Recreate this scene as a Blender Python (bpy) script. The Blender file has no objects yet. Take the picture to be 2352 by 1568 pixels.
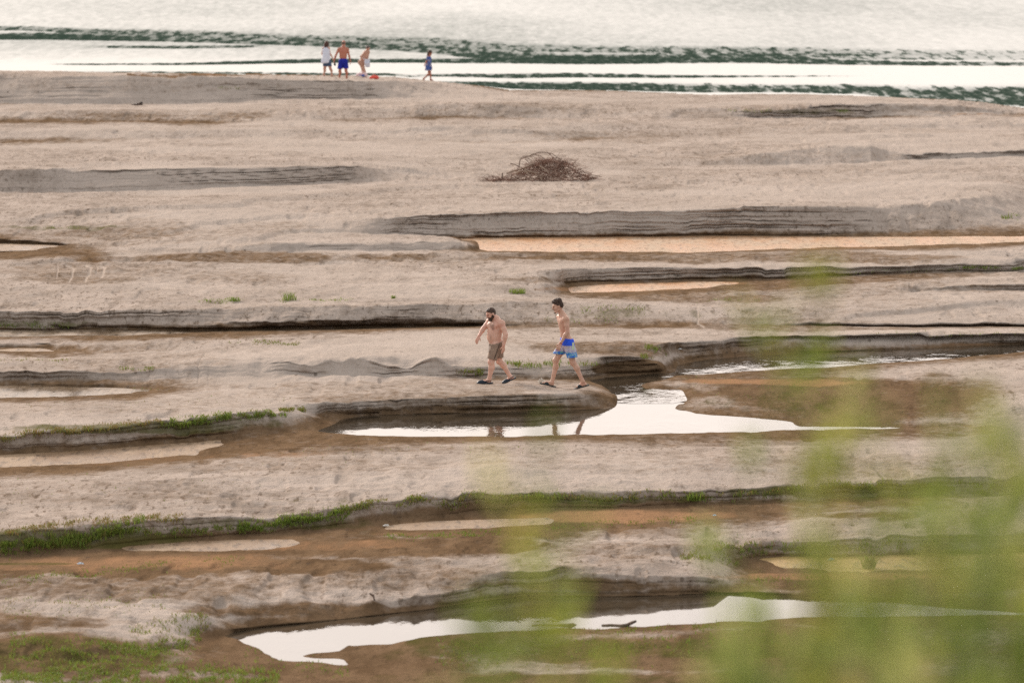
import bpy, math, random
import numpy as np
from mathutils import Vector, Matrix
from mathutils.bvhtree import BVHTree

random.seed(7)
rng = np.random.default_rng(11)
S = bpy.context.scene
COL = S.collection

# ------------------------------------------------------------------ camera, sky, sun, exposure
H = 12.3                                   # camera height above the river
F = 2352 * 200.0 / 36.0                    # focal length in sketch pixels (2352 px wide sketch of the view)
PITCH = math.atan(1218 / F)
cam = bpy.data.cameras.new('camera')
cam.lens = 200; cam.sensor_width = 36; cam.sensor_fit = 'HORIZONTAL'
cam.clip_start = 0.5; cam.clip_end = 6000
cam.dof.use_dof = True; cam.dof.focus_distance = 122.0; cam.dof.aperture_fstop = 2.8
co = bpy.data.objects.new('camera', cam); COL.objects.link(co)
co.location = (0, 0, H); co.rotation_euler = (math.pi/2 - PITCH, 0, 0)
S.camera = co

SUN_EL, SUN_AZ = math.radians(25), math.radians(-32)     # azimuth from +Y towards +X
SKY_STRENGTH, CLOUD_BASE, CLOUD_GLOW = .13, .62, .78
W = bpy.data.worlds.new('World'); S.world = W; W.use_nodes = True
nt = W.node_tree; bg = nt.nodes['Background']
sky = nt.nodes.new('ShaderNodeTexSky'); sky.sky_type = 'NISHITA'; sky.sun_disc = False
sky.sun_elevation = SUN_EL; sky.sun_rotation = SUN_AZ
sky.air_density = 1.0; sky.dust_density = 5.0; sky.ozone_density = 2.5; sky.altitude = 0
# thin evening cloud over the clear sky: palest low over the far bank, duller overhead and behind
gc = nt.nodes.new('ShaderNodeTexCoord'); sxyz = nt.nodes.new('ShaderNodeSeparateXYZ'); nt.links.new(gc.outputs['Generated'], sxyz.inputs[0])
def wmap(v, a, b, c, d):
    x = nt.nodes.new('ShaderNodeMapRange'); x.interpolation_type = 'SMOOTHSTEP'; nt.links.new(v, x.inputs[0])
    for i, q in enumerate((a, b, c, d)): x.inputs[i+1].default_value = q
    return x.outputs[0]
def wmath(op, a, b):
    x = nt.nodes.new('ShaderNodeMath'); x.operation = op
    for i, q in enumerate((a, b)):
        if hasattr(q, 'is_output'): nt.links.new(q, x.inputs[i])
        else: x.inputs[i].default_value = q
    return x.outputs[0]
cn = nt.nodes.new('ShaderNodeTexNoise'); cmap = nt.nodes.new('ShaderNodeMapping'); cmap.inputs[3].default_value = (1, 1, 4)
nt.links.new(gc.outputs['Generated'], cmap.inputs[0]); nt.links.new(cmap.outputs[0], cn.inputs['Vector']); cn.inputs['Scale'].default_value = 2.5; cn.inputs['Detail'].default_value = 4
glow = wmath('MULTIPLY', wmap(sxyz.outputs[1], .0, 1.0, 0, 1), wmap(sxyz.outputs[2], .12, .75, 1, .30))
glow = wmath('MULTIPLY', glow, wmap(cn.outputs[0], .3, .7, .86, 1.10))
lev = wmath('MULTIPLY', wmath('ADD', wmath('MULTIPLY', glow, CLOUD_GLOW), CLOUD_BASE), 1/SKY_STRENGTH)
cc = nt.nodes.new('ShaderNodeMix'); cc.data_type = 'RGBA'; nt.links.new(wmap(sxyz.outputs[1], -.2, .7, 0, 1), cc.inputs[0]); cc.inputs[6].default_value = (.97, .985, 1.0, 1); cc.inputs[7].default_value = (1.0, .89, .825, 1)
cl = nt.nodes.new('ShaderNodeVectorMath'); cl.operation = 'SCALE'; nt.links.new(cc.outputs[2], cl.inputs[0]); nt.links.new(lev, cl.inputs['Scale'])
cover = nt.nodes.new('ShaderNodeMix'); cover.data_type = 'RGBA'; cover.inputs[0].default_value = .90
nt.links.new(sky.outputs[0], cover.inputs[6]); nt.links.new(cl.outputs[0], cover.inputs[7])
nt.links.new(cover.outputs[2], bg.inputs[0]); bg.inputs[1].default_value = SKY_STRENGTH
sun = bpy.data.lights.new('sun', 'SUN'); sun.energy = 2.8; sun.angle = math.radians(12)
sun.color = (1.0, 0.89, 0.80)
so = bpy.data.objects.new('sun', sun); COL.objects.link(so)
sd = Vector((math.sin(SUN_AZ)*math.cos(SUN_EL), math.cos(SUN_AZ)*math.cos(SUN_EL), math.sin(SUN_EL)))
so.rotation_euler = sd.to_track_quat('Z', 'Y').to_euler(); so.location = (0, 40, 60)
S.view_settings.view_transform = 'Standard'; S.view_settings.look = 'None'
S.view_settings.exposure = 0.50; S.view_settings.gamma = 1.0
try: S.view_settings.use_curve_mapping = False
except Exception: pass
S.render.engine = 'CYCLES'
S.cycles.use_denoising = False
S.cycles.max_bounces = 5; S.cycles.diffuse_bounces = 3; S.cycles.glossy_bounces = 3
S.cycles.transmission_bounces = 3; S.cycles.transparent_max_bounces = 6
S.cycles.sample_clamp_indirect = 3; S.cycles.sample_clamp_direct = 8

# ------------------------------------------------------------------ helpers
CP, SP = math.cos(PITCH), math.sin(PITCH)
def unproj(px, py, z):
    """sketch point + height above the river -> world point"""
    u = (np.asarray(px, float) - 1176) / F; v = (784 - np.asarray(py, float)) / F
    t = (H - z) / (SP - v*CP)
    return t*u, t*(CP + v*SP)
def at_dist(px, py, d):
    u = (px - 1176)/F; v = (784 - py)/F
    return Vector((d*u, d*(CP + v*SP), H + d*(-SP + v*CP)))

def hash2(ix, iy, seed):
    h = (ix.astype(np.int64)*374761393 + iy.astype(np.int64)*668265263 + seed*974711) & 0xffffffff
    h = ((h ^ (h >> 13))*1274126177) & 0xffffffff
    return ((h ^ (h >> 16)) & 0xffff)/65535.0
def vnoise(x, y, seed=0):
    ix = np.floor(x); iy = np.floor(y); fx = x-ix; fy = y-iy
    fx = fx*fx*(3-2*fx); fy = fy*fy*(3-2*fy)
    a = hash2(ix, iy, seed); b = hash2(ix+1, iy, seed); c = hash2(ix, iy+1, seed); d = hash2(ix+1, iy+1, seed)
    return (a*(1-fx)+b*fx)*(1-fy)+(c*(1-fx)+d*fx)*fy - 0.5
def fbm(x, y, oct=4, seed=0, gain=0.5):
    s = 0; a = 1.0
    for o in range(oct):
        s = s + a*vnoise(x*2**o + 17.3*o, y*2**o - 9.1*o, seed+o); a *= gain
    return s
def sstep(a, b, x):
    t = np.clip((x-a)/(b-a), 0, 1); return t*t*(3-2*t)

def mesh_np(name, V, Fq, mat=None, parent=None, smooth=True, attrs=None):
    V = np.asarray(V, np.float32); Fq = np.asarray(Fq, np.int32)
    me = bpy.data.meshes.new(name)
    n = len(Fq); k = Fq.shape[1]
    me.vertices.add(len(V)); me.vertices.foreach_set('co', V.ravel())
    me.loops.add(n*k); me.loops.foreach_set('vertex_index', Fq.ravel())
    me.polygons.add(n); me.polygons.foreach_set('loop_start', np.arange(0, n*k, k, dtype=np.int32))
    me.polygons.foreach_set('loop_total', np.full(n, k, np.int32))
    me.update(calc_edges=True)
    me.polygons.foreach_set('use_smooth', np.full(n, smooth, bool))
    if attrs:
        for an, av in attrs.items():
            at = me.attributes.new(an, 'FLOAT', 'POINT'); at.data.foreach_set('value', np.asarray(av, np.float32).ravel())
    me.validate()
    o = bpy.data.objects.new(name, me); COL.objects.link(o)
    if mat: me.materials.append(mat)
    if parent: o.parent = parent
    return o
def tag(o, label=None, cat=None, group=None, kind=None):
    if label: o['label'] = label
    if cat: o['category'] = cat
    if group: o['group'] = group
    if kind: o['kind'] = kind
    return o
def empty(name, loc, label, cat, group=None):
    o = bpy.data.objects.new(name, None); COL.objects.link(o); o.location = loc
    o.empty_display_size = 0.2
    return tag(o, label, cat, group)
def grid_faces(nr, nc):
    i = np.arange(nr*nc).reshape(nr, nc)
    return np.stack([i[:-1, :-1], i[:-1, 1:], i[1:, 1:], i[1:, :-1]], -1).reshape(-1, 4)

class NB:
    """small node-graph helper"""
    def __init__(s, name):
        s.m = bpy.data.materials.new(name); s.m.use_nodes = True; s.t = s.m.node_tree
        s.p = s.t.nodes['Principled BSDF']
    def n(s, typ, **kw):
        x = s.t.nodes.new(typ)
        for k, v in kw.items():
            if k.startswith('_'): setattr(x, k[1:], v)
        return x
    def link(s, a, b): s.t.links.new(a, b)
    def put(s, sock, v):
        if hasattr(v, 'is_output'): s.link(v, sock)
        else: sock.default_value = v
    def math(s, op, a, b=0.0, c=0.0, clamp=False):
        x = s.n('ShaderNodeMath', _operation=op); x.use_clamp = clamp
        s.put(x.inputs[0], a); s.put(x.inputs[1], b); s.put(x.inputs[2], c); return x.outputs[0]
    def mix(s, f, a, b):
        x = s.n('ShaderNodeMix', _data_type='RGBA')
        s.put(x.inputs[0], f); s.put(x.inputs[6], (*a, 1) if isinstance(a, tuple) else a)
        s.put(x.inputs[7], (*b, 1) if isinstance(b, tuple) else b); return x.outputs[2]
    def attr(s, name):
        return s.n('ShaderNodeAttribute', _attribute_name=name).outputs['Fac']
    def coords(s, scale=(1, 1, 1), kind='Object'):
        c = s.n('ShaderNodeTexCoord').outputs[kind]
        mp = s.n('ShaderNodeMapping'); s.link(c, mp.inputs[0]); mp.inputs[3].default_value = scale
        return mp.outputs[0]
    def noise(s, vec, scale, detail=3, rough=0.55):
        x = s.n('ShaderNodeTexNoise'); s.link(vec, x.inputs['Vector']); x.inputs['Scale'].default_value = scale
        x.inputs['Detail'].default_value = detail; x.inputs['Roughness'].default_value = rough
        return x.outputs['Fac']
    def rng(s, v, a, b, c=0.0, d=1.0):
        x = s.n('ShaderNodeMapRange', _interpolation_type='SMOOTHSTEP'); s.put(x.inputs[0], v)
        x.inputs[1].default_value = a; x.inputs[2].default_value = b; x.inputs[3].default_value = c; x.inputs[4].default_value = d
        return x.outputs[0]
    def bump(s, h, strength, dist, normal=None):
        x = s.n('ShaderNodeBump'); s.put(x.inputs['Height'], h); x.inputs['Strength'].default_value = strength
        x.inputs['Distance'].default_value = dist
        if normal: s.link(normal, x.inputs['Normal'])
        return x.outputs[0]
    def base(s, v): s.put(s.p.inputs['Base Color'], (*v, 1) if isinstance(v, tuple) else v)
    def rough(s, v): s.put(s.p.inputs['Roughness'], v)

def simple_mat(name, a, b, scale=8.0, rough=0.7, bump=0.2, bdist=0.01, spec=0.4, detail=4):
    m = NB(name); v = m.coords()
    f = m.noise(v, scale, detail); m.base(m.mix(m.rng(f, .35, .65), a, b)); m.rough(rough)
    m.p.inputs['Specular IOR Level'].default_value = spec
    if bump: m.link(m.bump(m.noise(v, scale*4, 3), bump, bdist), m.p.inputs['Normal'])
    return m.m

# ------------------------------------------------------------------ materials of the ground and the water
def make_sand():
    m = NB('sand'); v = m.coords()
    wet, ora, gre, trk = m.attr('wet'), m.attr('orange'), m.attr('green'), m.attr('track')
    va = m.coords((1, .22, 1)); big = m.noise(v, 0.35, 4); mid = m.noise(va, 2.2, 5, .65); fine = m.noise(va, 8, 4, .7)
    dry = m.mix(m.rng(big, .35, .65), DRY_A, DRY_B)
    rgh = m.rng(m.noise(m.coords((.10, .07, .3)), 1.0, 5, .6), .40, .60, .30, 1.0)
    strk = m.noise(m.coords((.35, .5, 1)), 1.6, 5, .7)
    dry = m.mix(m.math('MULTIPLY', m.rng(strk, .50, .66), m.math('MULTIPLY', rgh, .75)), dry, DRY_C)
    dry = m.mix(m.math('MULTIPLY', m.rng(mid, .48, .66), m.math('MULTIPLY', rgh, .65)), dry, DRY_C)
    dry = m.mix(m.math('MULTIPLY', m.rng(fine, .53, .66), m.math('MULTIPLY', rgh, .85)), dry, (.17, .125, .092))
    dry = m.mix(m.math('MULTIPLY', m.math('SUBTRACT', 1.0, rgh), .45), dry, (.55, .47, .405))
    we = m.mix(m.rng(mid, .35, .65), WET_A, WET_B)
    we = m.mix(m.math('MULTIPLY', m.rng(fine, .55, .7), .6), we, (.07, .045, .028))
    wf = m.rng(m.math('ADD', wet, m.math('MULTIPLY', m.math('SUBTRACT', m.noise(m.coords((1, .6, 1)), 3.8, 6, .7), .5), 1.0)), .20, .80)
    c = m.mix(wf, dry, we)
    of = m.rng(m.math('ADD', ora, m.math('MULTIPLY', m.math('SUBTRACT', mid, .5), 1.5)), .3, 1.0)
    c = m.mix(of, c, ORANGE)
    gf = m.rng(m.math('ADD', gre, m.math('MULTIPLY', m.math('SUBTRACT', mid, .5), 1.1)), .32, .8)
    c = m.mix(m.math('MULTIPLY', gf, .8), c, m.mix(fine, (.05, .06, .014), (.13, .11, .035)))
    c = m.mix(m.math('MULTIPLY', trk, .8), c, (.50, .41, .34))
    # scattered bits of debris
    vo = m.n('ShaderNodeTexVoronoi'); m.link(m.coords((1, .35, 1)), vo.inputs['Vector']); vo.inputs['Scale'].default_value = 2.6
    spk = m.math('MULTIPLY', m.rng(vo.outputs['Distance'], .06, .13, 1, 0), m.rng(big, .46, .56))
    c = m.mix(m.math('MULTIPLY', spk, .7), c, (.10, .07, .05))
    m.base(c)
    m.rough(m.math('SUBTRACT', .92, m.math('MULTIPLY', wf, .22)))
    m.p.inputs['Specular IOR Level'].default_value = 0.0
    # thin beds of sand show on steep faces as level lines
    sx = m.n('ShaderNodeSeparateXYZ'); m.link(v, sx.inputs[0])
    cz = m.n('ShaderNodeCombineXYZ'); m.put(cz.inputs[0], m.math('MULTIPLY', sx.outputs[0], .25))
    m.put(cz.inputs[1], m.math('MULTIPLY', sx.outputs[1], .05)); m.put(cz.inputs[2], m.math('MULTIPLY', sx.outputs[2], 22))
    bed = m.noise(cz.outputs[0], 1.0, 3, .7)
    b1 = m.bump(m.math('MULTIPLY', bed, m.attr('face')), .8, .12)
    b2 = m.bump(m.noise(v, 3.5, 5, .65), .6, .07, b1)
    b2 = m.bump(m.noise(v, 8, 4, .7), .9, .05, b2)
    b3 = m.bump(m.noise(v, 22, 3, .6), .7, .025, b2)
    m.link(b3, m.p.inputs['Normal'])
    return m.m
DRY_A, DRY_B, DRY_C = (.475, .392, .332), (.40, .328, .275), (.28, .223, .18)
WET_A, WET_B = (.195, .126, .074), (.128, .081, .046)
ORANGE = (.33, .19, .105)
M_SAND = make_sand()

def make_water(name, body, ripple=.02, sc=(1, .35, 1), scale=6.0, rough=.03, patch=True):
    m = NB(name); v = m.coords(sc)
    m.base(body); m.rough(rough); m.p.inputs['IOR'].default_value = 1.333
    h = m.noise(v, scale, 3, .6)
    if patch:
        h = m.math('MULTIPLY', h, m.rng(m.noise(v, .8, 2), .42, .62, .15, 1.0))
    m.link(m.bump(h, 1.0, ripple), m.p.inputs['Normal'])
    return m.m
M_POOL = make_water('pool_water', (.055, .042, .028), .006)
M_STREAM = make_water('stream_water', (.055, .042, .028), .03, (1, .5, 1), 4.0)

def make_film(name, a, b, rough=.28, bump=.02, scum=.75):
    """a skin of water standing on silt"""
    m = NB(name); v = m.coords((1, .25, 1))
    n1 = m.noise(v, .9, 6, .7); n2 = m.noise(v, 7, 4, .65)
    c = m.mix(m.rng(n1, .36, .64), a, b)
    m.base(m.mix(m.math('MULTIPLY', m.rng(n2, .50, .66), scum), c, tuple(q*.35 for q in a)))
    m.rough(m.rng(n1, .3, .7, rough, rough+.4)); m.p.inputs['IOR'].default_value = 1.33
    m.link(m.bump(n2, .6, bump), m.p.inputs['Normal'])
    return m.m
M_FILM_PEACH = make_film('silt_film_peach', (.54, .29, .14), (.46, .33, .22))
M_FILM_PALE = make_film('silt_film_pale', (.26, .165, .095), (.34, .235, .145), .32)
M_FILM_GOLD = make_film('silt_film_gold', (.36, .25, .07), (.42, .27, .12), .4)

M_FILM_WHITE = make_film('silt_film_white', (.20, .145, .095), (.34, .26, .19), .10, .008)

def make_river():
    m = NB('river_water'); c = m.n('ShaderNodeTexCoord').outputs['Object']
    dark = m.attr('dark'); rip = m.attr('ripple')
    def vec(sx, sy):
        mp = m.n('ShaderNodeMapping'); m.link(c, mp.inputs[0]); mp.inputs[3].default_value = (sx, sy, 1); return mp.outputs[0]
    sp = m.noise(vec(1/.55, 1/5.0), 1.0, 4, .6)
    k = m.rng(m.math('ADD', dark, m.math('MULTIPLY', m.math('SUBTRACT', sp, .5), 3.6)), .36, .95)
    sp2 = m.noise(vec(1/.28, 1/2.2), 1.0, 3, .7)
    k = m.math('MULTIPLY', k, m.math('MULTIPLY', m.rng(sp2, .30, .56, .25, 1), m.rng(dark, .02, .25)))
    n1 = m.noise(vec(1/.8, 1/7.0), 1.0, 4, .65); n2 = m.noise(vec(1/.35, 1/2.5), 1.0, 3, .6)
    fine = m.math('MULTIPLY', m.math('ADD', m.math('MULTIPLY', n1, .5), m.math('MULTIPLY', n2, .5)), rip)
    ty = m.math('ADD', m.math('MULTIPLY', k, .50), m.math('ADD', m.math('MULTIPLY', fine, .27), m.math('MULTIPLY', m.math('MINIMUM', dark, 1.0), m.math('MULTIPLY', n2, .32))))
    cx = m.n('ShaderNodeCombineXYZ')
    m.put(cx.inputs[0], m.math('MULTIPLY', m.math('SUBTRACT', n2, .5), .10))
    m.put(cx.inputs[1], m.math('MULTIPLY', ty, -1.0)); cx.inputs[2].default_value = 1.0
    nv = m.n('ShaderNodeVectorMath', _operation='NORMALIZE'); m.link(cx.outputs[0], nv.inputs[0])
    m.link(nv.outputs[0], m.p.inputs['Normal'])
    m.base((.026, .064, .034)); m.rough(.15); m.p.inputs['IOR'].default_value = 1.333
    return m.m
M_RIVER = make_river()

# ------------------------------------------------------------------ the sandbars
# contour lines from far to near: (sketch x, sketch y, height above the river)
L = [
 [(0,163,0),(350,167,0),(600,170,0),(800,174,0),(900,177,0),(1000,186,0),(1110,197,0),(1176,207,0),(1300,207,0),(1400,208,0),(1500,212,0),(1610,217,0),(1740,217,0),(1850,216,0),(2000,221,0),(2180,229,0),(2260,235,0),(2352,248,0)],
 [(0,171,1.5),(300,174,1.5),(600,180,1.35),(800,184,1.1),(950,188,.8),(1050,195,.4),(1150,210,.22),(1300,212,.3),(1500,216,.35),(1740,221,.4),(1950,226,.45),(2200,233,.35),(2352,251,.15)],
 [(0,240,.15),(300,243,.15),(500,236,.2),(700,230,.25),(900,227,.3),(1100,222,.28),(1300,222,.3),(1500,225,.3),(1700,231,.35),(1950,231,.45),(2200,238,.4),(2352,253,.2)],
 [(0,258,.3),(250,258,.3),(500,258,.3),(700,252,.4),(930,243,.5),(1050,239,.55),(1230,243,.55),(1400,248,.4),(1650,250,.45),(1780,246,.55),(1900,238,.65),(2000,235,.65),(2150,241,.5),(2250,246,.4),(2352,255,.2)],
 [(0,281,.04),(250,279,.04),(480,283,.05),(620,279,.15),(800,273,.15),(930,270,.12),(1100,271,.1),(1230,272,.1),(1500,271,.2),(1800,268,.15),(2000,268,.12),(2200,267,.12),(2352,264,.1)],
 [(0,299,.35),(200,297,.35),(400,300,.35),(600,297,.35),(900,296,.35),(1176,290,.45),(1300,286,.5),(1450,284,.45),(1600,292,.3),(1800,294,.3),(2150,278,.32),(2352,277,.3)],
 [(0,322,.1),(180,321,.1),(300,319,.12),(420,316,.15),(650,315,.15),(850,318,.15),(1050,325,.12),(1200,327,.1),(1300,319,.12),(1400,315,.12),(1600,314,.15),(1750,314,.18),(2000,306,.2),(2150,293,.18),(2352,291,.18)],
 [(0,350,.4),(400,350,.4),(900,350,.35),(1300,345,.3),(1600,335,.3),(1900,325,.35),(2352,315,.35)],
 [(0,393,.9),(200,388,.9),(400,386,.9),(600,383,.8),(800,382,.72),(900,386,.5),(1000,397,.3),(1060,404,.22),(1200,399,.2),(1400,384,.22),(1550,372,.3),(1640,368,.35),(1740,356,.5),(1850,342,.65),(1900,336,.7),(2000,334,.7),(2040,343,.5),(2090,352,.4),(2200,349,.4),(2352,344,.45)],
 [(0,440,.2),(200,439,.2),(350,437,.2),(500,431,.2),(700,425,.2),(850,419,.2),(950,415,.2),(1060,412,.2),(1200,408,.2),(1400,395,.2),(1550,384,.2),(1640,381,.2),(1800,379,.2),(1900,378,.2),(2000,373,.2),(2060,366,.22),(2100,363,.22),(2200,361,.22),(2352,356,.25)],
 [(0,465,.35),(500,465,.4),(1000,450,.4),(1500,430,.45),(2000,415,.5),(2250,424,.7),(2352,412,.6)],
 [(0,490,.3),(200,500,.3),(400,510,.3),(600,515,.32),(760,510,.4),(850,501,.55),(1000,494,.7),(1176,487,.75),(1300,487,.75),(1500,486,.75),(1650,481,.75),(1780,475,.8),(1900,474,.8),(2100,468,.75),(2200,455,.8),(2280,447,.75),(2352,462,.4)],
 [(0,540,.12),(60,545,.14),(170,548,.14),(300,545,.2),(500,540,.25),(700,535,.28),(800,533,.24),(860,536,.18),(930,539,.1),(1050,545,.03),(1176,546,.0),(1500,545,0),(1700,543,0),(1850,541,.02),(1970,537,.05),(2060,533,.08),(2150,528,.1),(2250,520,.12),(2352,512,.12)],
 [(0,550,.17),(170,553,.14),(220,554,.16),(500,548,.27),(700,541,.3),(860,538,.24),(930,540,.2),(1000,541.5,.12),(1060,547,-.01),(1176,547.5,-.02),(2352,545,-.01)],
 [(0,562,-.03),(130,563,-.01),(180,563,.08),(400,558,.2),(700,548,.28),(860,543,.25),(950,542,.2),(1030,546,.12),(1065,551,-.02),(1176,550,-.04),(1500,549,-.04),(2352,547,-.02)],
 [(0,583,-.01),(130,575,.03),(300,570,.2),(500,567,.28),(700,560,.33),(900,556,.33),(1000,555,.3),(1060,560,.2),(1088,564,.1),(1103,566,-.03),(1300,566,-.05),(2000,560,-.04),(2352,552,-.02)],
 [(0,590,.05),(130,585,.1),(300,577,.15),(500,580,.18),(700,577,.15),(900,576,.12),(1050,576,.06),(1100,577,.01),(1120,578,0),(1300,579,0),(1480,581,0),(1560,581,0),(1700,576,0),(1850,571,0),(2000,567,0),(2200,561,0),(2352,556,0)],
 [(0,605,.2),(200,598,.25),(400,591,.3),(700,586,.3),(1000,583,.2),(1176,583,.12),(1300,584,.12),(1450,587,.1),(1550,589,.1),(1700,583,.12),(2000,575,.12),(2352,563,.12)],
 [(0,618,.15),(200,612,.15),(400,606,.2),(700,605,.2),(850,601,.17),(1000,598,.12),(1176,596,.08),(1300,595,.06),(1500,598,.06),(1600,603,.08),(1800,596,.2),(2000,590,.25),(2352,578,.3)],
 [(0,630,.25),(200,640,.3),(500,640,.32),(800,640,.35),(1000,640,.38),(1150,638,.42),(1190,632,.45),(1226,624,.48),(1300,618,.48),(1376,614,.46),(1476,612,.42),(1600,613,.40),(1780,616,.36),(1930,613,.36),(2080,609,.36),(2230,603,.36),(2352,598,.36)],
 [(0,660,.35),(500,660,.38),(900,655,.4),(1100,648,.42),(1176,641,.42),(1236,643,.40),(1270,648,.25),(1300,650,.08),(1350,646,.04),(1580,643,.02),(1780,641,.02),(1930,632,.05),(2080,627,.08),(2230,624,.1),(2352,620,.1)],
 [(0,672,.38),(500,672,.4),(900,668,.42),(1150,660,.42),(1250,656,.32),(1285,660,.12),(1308,662,-.02),(1400,659,-.03),(1620,650,-.02),(1760,648,.02),(2000,640,.05),(2352,632,.1)],
 [(0,690,.42),(500,690,.42),(900,685,.4),(1100,676,.4),(1200,675,.3),(1270,677,.15),(1312,673,0),(1330,672,0),(1450,669,0),(1600,663,0),(1760,656,.03),(2000,648,.08),(2200,640,.15),(2352,640,.2)],
 [(0,700,.42),(500,698,.42),(900,692,.42),(1176,683,.35),(1300,681,.15),(1400,683,.15),(1700,670,.15),(2000,660,.2),(2100,655,.3),(2352,653,.35)],
 [(0,705,.42),(500,702,.42),(900,696,.42),(1176,687,.38),(1300,688,.3),(1400,690,.25),(1700,682,.2),(2000,672,.2),(2100,668,.18),(2352,668,.18)],
 [(0,712,.48),(300,710,.48),(600,706,.5),(900,705,.5),(1100,700,.5),(1200,692,.5),(1326,693,.45),(1456,698,.4),(1600,705,.36),(1800,706,.35),(2000,700,.35),(2352,690,.35)],
 [(0,745,.14),(200,748,.13),(400,752,.10),(450,754,.1),(540,742,.24),(600,743,.24),(690,747,.2),(755,738,.28),(825,737,.28),(900,730,.34),(1000,732,.30),(1075,740,.2),(1150,741,.13),(1300,742,.12),(1500,744,.1),(1700,738,.14),(1926,740,.17),(2100,741,.2),(2352,740,.22)],
 [(0,757,0),(200,758,0),(450,760,.01),(600,759,.01),(750,756,.01),(850,753,.01),(1000,750,.02),(1100,749,.05),(1300,749,.08),(1500,751,.08),(1700,745,.1),(1926,747,.08),(2100,750,.04),(2352,748,.04)],
 [(0,763,-.03),(200,764,-.03),(400,763,-.02),(500,763,.02),(700,762,.05),(1000,757,.1),(1500,757,.15),(1900,755,.15),(2352,752,.12)],
 [(0,774,0),(100,772,0),(300,770,0),(480,768,.03),(700,768,.1),(1000,764,.2),(1500,764,.25),(1900,763,.25),(2352,757,.2)],
 [(0,785,.12),(200,782,.15),(500,782,.2),(1000,778,.35),(1300,788,.4),(1500,780,.4),(1700,772,.4),(2000,766,.38),(2352,760,.33)],
 [(0,798,.0),(100,800,.0),(200,803,.05),(350,803,.15),(600,800,.25),(1000,793,.42),(1250,797,.48),(1400,799,.5),(1520,791,.48),(1580,784,.42),(1700,777,.35),(1800,774,.30),(2000,772,.26),(2352,766,.24)],
 [(0,806,-.01),(130,807,0),(250,807,.1),(600,808,.33),(1000,808,.48),(1250,812,.42),(1400,814,.42),(1500,809,.38),(1560,802,.26),(1700,794,.19),(1900,788,.16),(2352,777,.13)],
 [(0,835,.3),(300,835,.35),(600,821,.48),(800,822,.5),(1000,823,.5),(1100,817,.46),(1250,820,.40),(1380,821,.42),(1450,820,.42),(1520,822,.26),(1556,830,.05),(1600,823,.03),(1700,813,.03),(1826,809,.02),(2026,801,.02),(2226,793,.02),(2352,787,.02)],
 [(0,850,.3),(150,852,.3),(300,852,.28),(600,834,.40),(700,838,.42),(800,832,.43),(900,836,.44),(1000,834,.44),(1080,845,.36),(1200,845,.3),(1370,838,.28),(1390,826,.41),(1480,831,.36),(1530,846,.06),(1560,840,-.02),(1620,830,-.03),(1826,816,-.04),(2026,808,-.04),(2352,795,-.04)],
 [(0,865,.15),(75,866,.15),(150,868,.15),(300,872,.12),(450,868,.15),(700,862,.2),(950,862,.2),(1100,866,.15),(1250,868,.12),(1370,862,.05),(1390,858,.04),(1450,858,.02),(1540,856,.0),(1600,848,-.04),(1700,838,-.04),(1900,826,-.04),(2352,800,-.04)],
 [(0,878,.05),(150,882,.05),(300,884,.06),(450,880,.12),(700,874,.17),(950,872,.18),(1100,873,.14),(1250,873,.08),(1340,872,.0),(1450,866,-.02),(1530,860,-.03),(1560,857,-.02),(1640,853,-.02),(1760,846,-.02),(1900,840,-.02),(2100,828,-.02),(2352,806,-.02)],
 [(0,886,-.01),(200,890,-.01),(340,893,.0),(380,893,.05),(600,884,.18),(900,880,.22),(1100,878,.22),(1250,877,.2),(1320,877,.08),(1370,876,-.03),(1450,872,-.04),(1510,870,-.02),(1550,868,.02),(1640,866,.03),(1680,862,.03),(1760,856,.05),(1900,850,.06),(2026,838,.06),(2126,830,.06),(2352,812,.06)],
 [(0,900,-.03),(200,901,-.02),(340,898,0),(400,897,.08),(700,890,.22),(1000,886,.28),(1200,884,.28),(1320,887,.2),(1370,887,.05),(1395,886,-.03),(1450,884,-.04),(1485,884,.03),(1560,880,.08),(1700,876,.08),(1900,866,.15),(2100,850,.2),(2352,830,.25)],
 [(0,914,0),(150,912,0),(300,904,.0),(370,902,.08),(600,900,.2),(800,898,.28),(1000,899,.3),(1200,897,.3),(1340,898,.24),(1385,900,.12),(1405,902,-.02),(1450,902,-.04),(1560,899,-.03),(1590,900,.06),(1650,899,.10),(1800,895,.15),(2000,880,.25),(2352,855,.35)],
 [(0,945,.3),(300,942,.33),(600,930,.35),(690,922,.36),(800,922,.36),(950,918,.36),(1176,910,.34),(1326,905,.28),(1376,908,.2),(1408,914,.1),(1420,918,-.02),(1450,919,-.04),(1570,917,-.03),(1592,915,.05),(1650,912,.10),(1800,912,.12),(2000,900,.2),(2352,880,.35)],
 [(0,985,.33),(200,975,.33),(400,962,.33),(600,945,.33),(680,938,.3),(740,951,.12),(800,953,.04),(850,952,.02),(1000,947,.02),(1176,943,.02),(1340,939,.02),(1405,936,.01),(1425,933,-.03),(1480,935,-.04),(1540,938,-.02),(1560,936,.03),(1700,935,.08),(1900,930,.12),(2100,920,.2),(2352,905,.35)],
 [(0,998,.42),(150,987,.42),(300,975,.42),(400,962,.42),(500,955,.4),(600,949,.36),(680,952,.25),(740,964,.06),(790,964,-.02),(850,957,-.04),(1000,953,-.05),(1176,949,-.05),(1400,944,-.05),(1540,943,-.03),(1600,946,.01),(1700,952,.02),(1830,963,.03),(2000,955,.08),(2100,945,.12),(2352,930,.3)],
 [(0,1040,.03),(200,1028,.03),(400,1011,.03),(550,995,.05),(650,985,.05),(700,988,.02),(740,990,-.02),(800,985,-.05),(1000,975,-.05),(1400,965,-.05),(1600,958,-.03),(1760,964,-.02),(1815,969,-.005),(1840,970,.02),(2000,966,.06),(2352,950,.2)],
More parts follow.
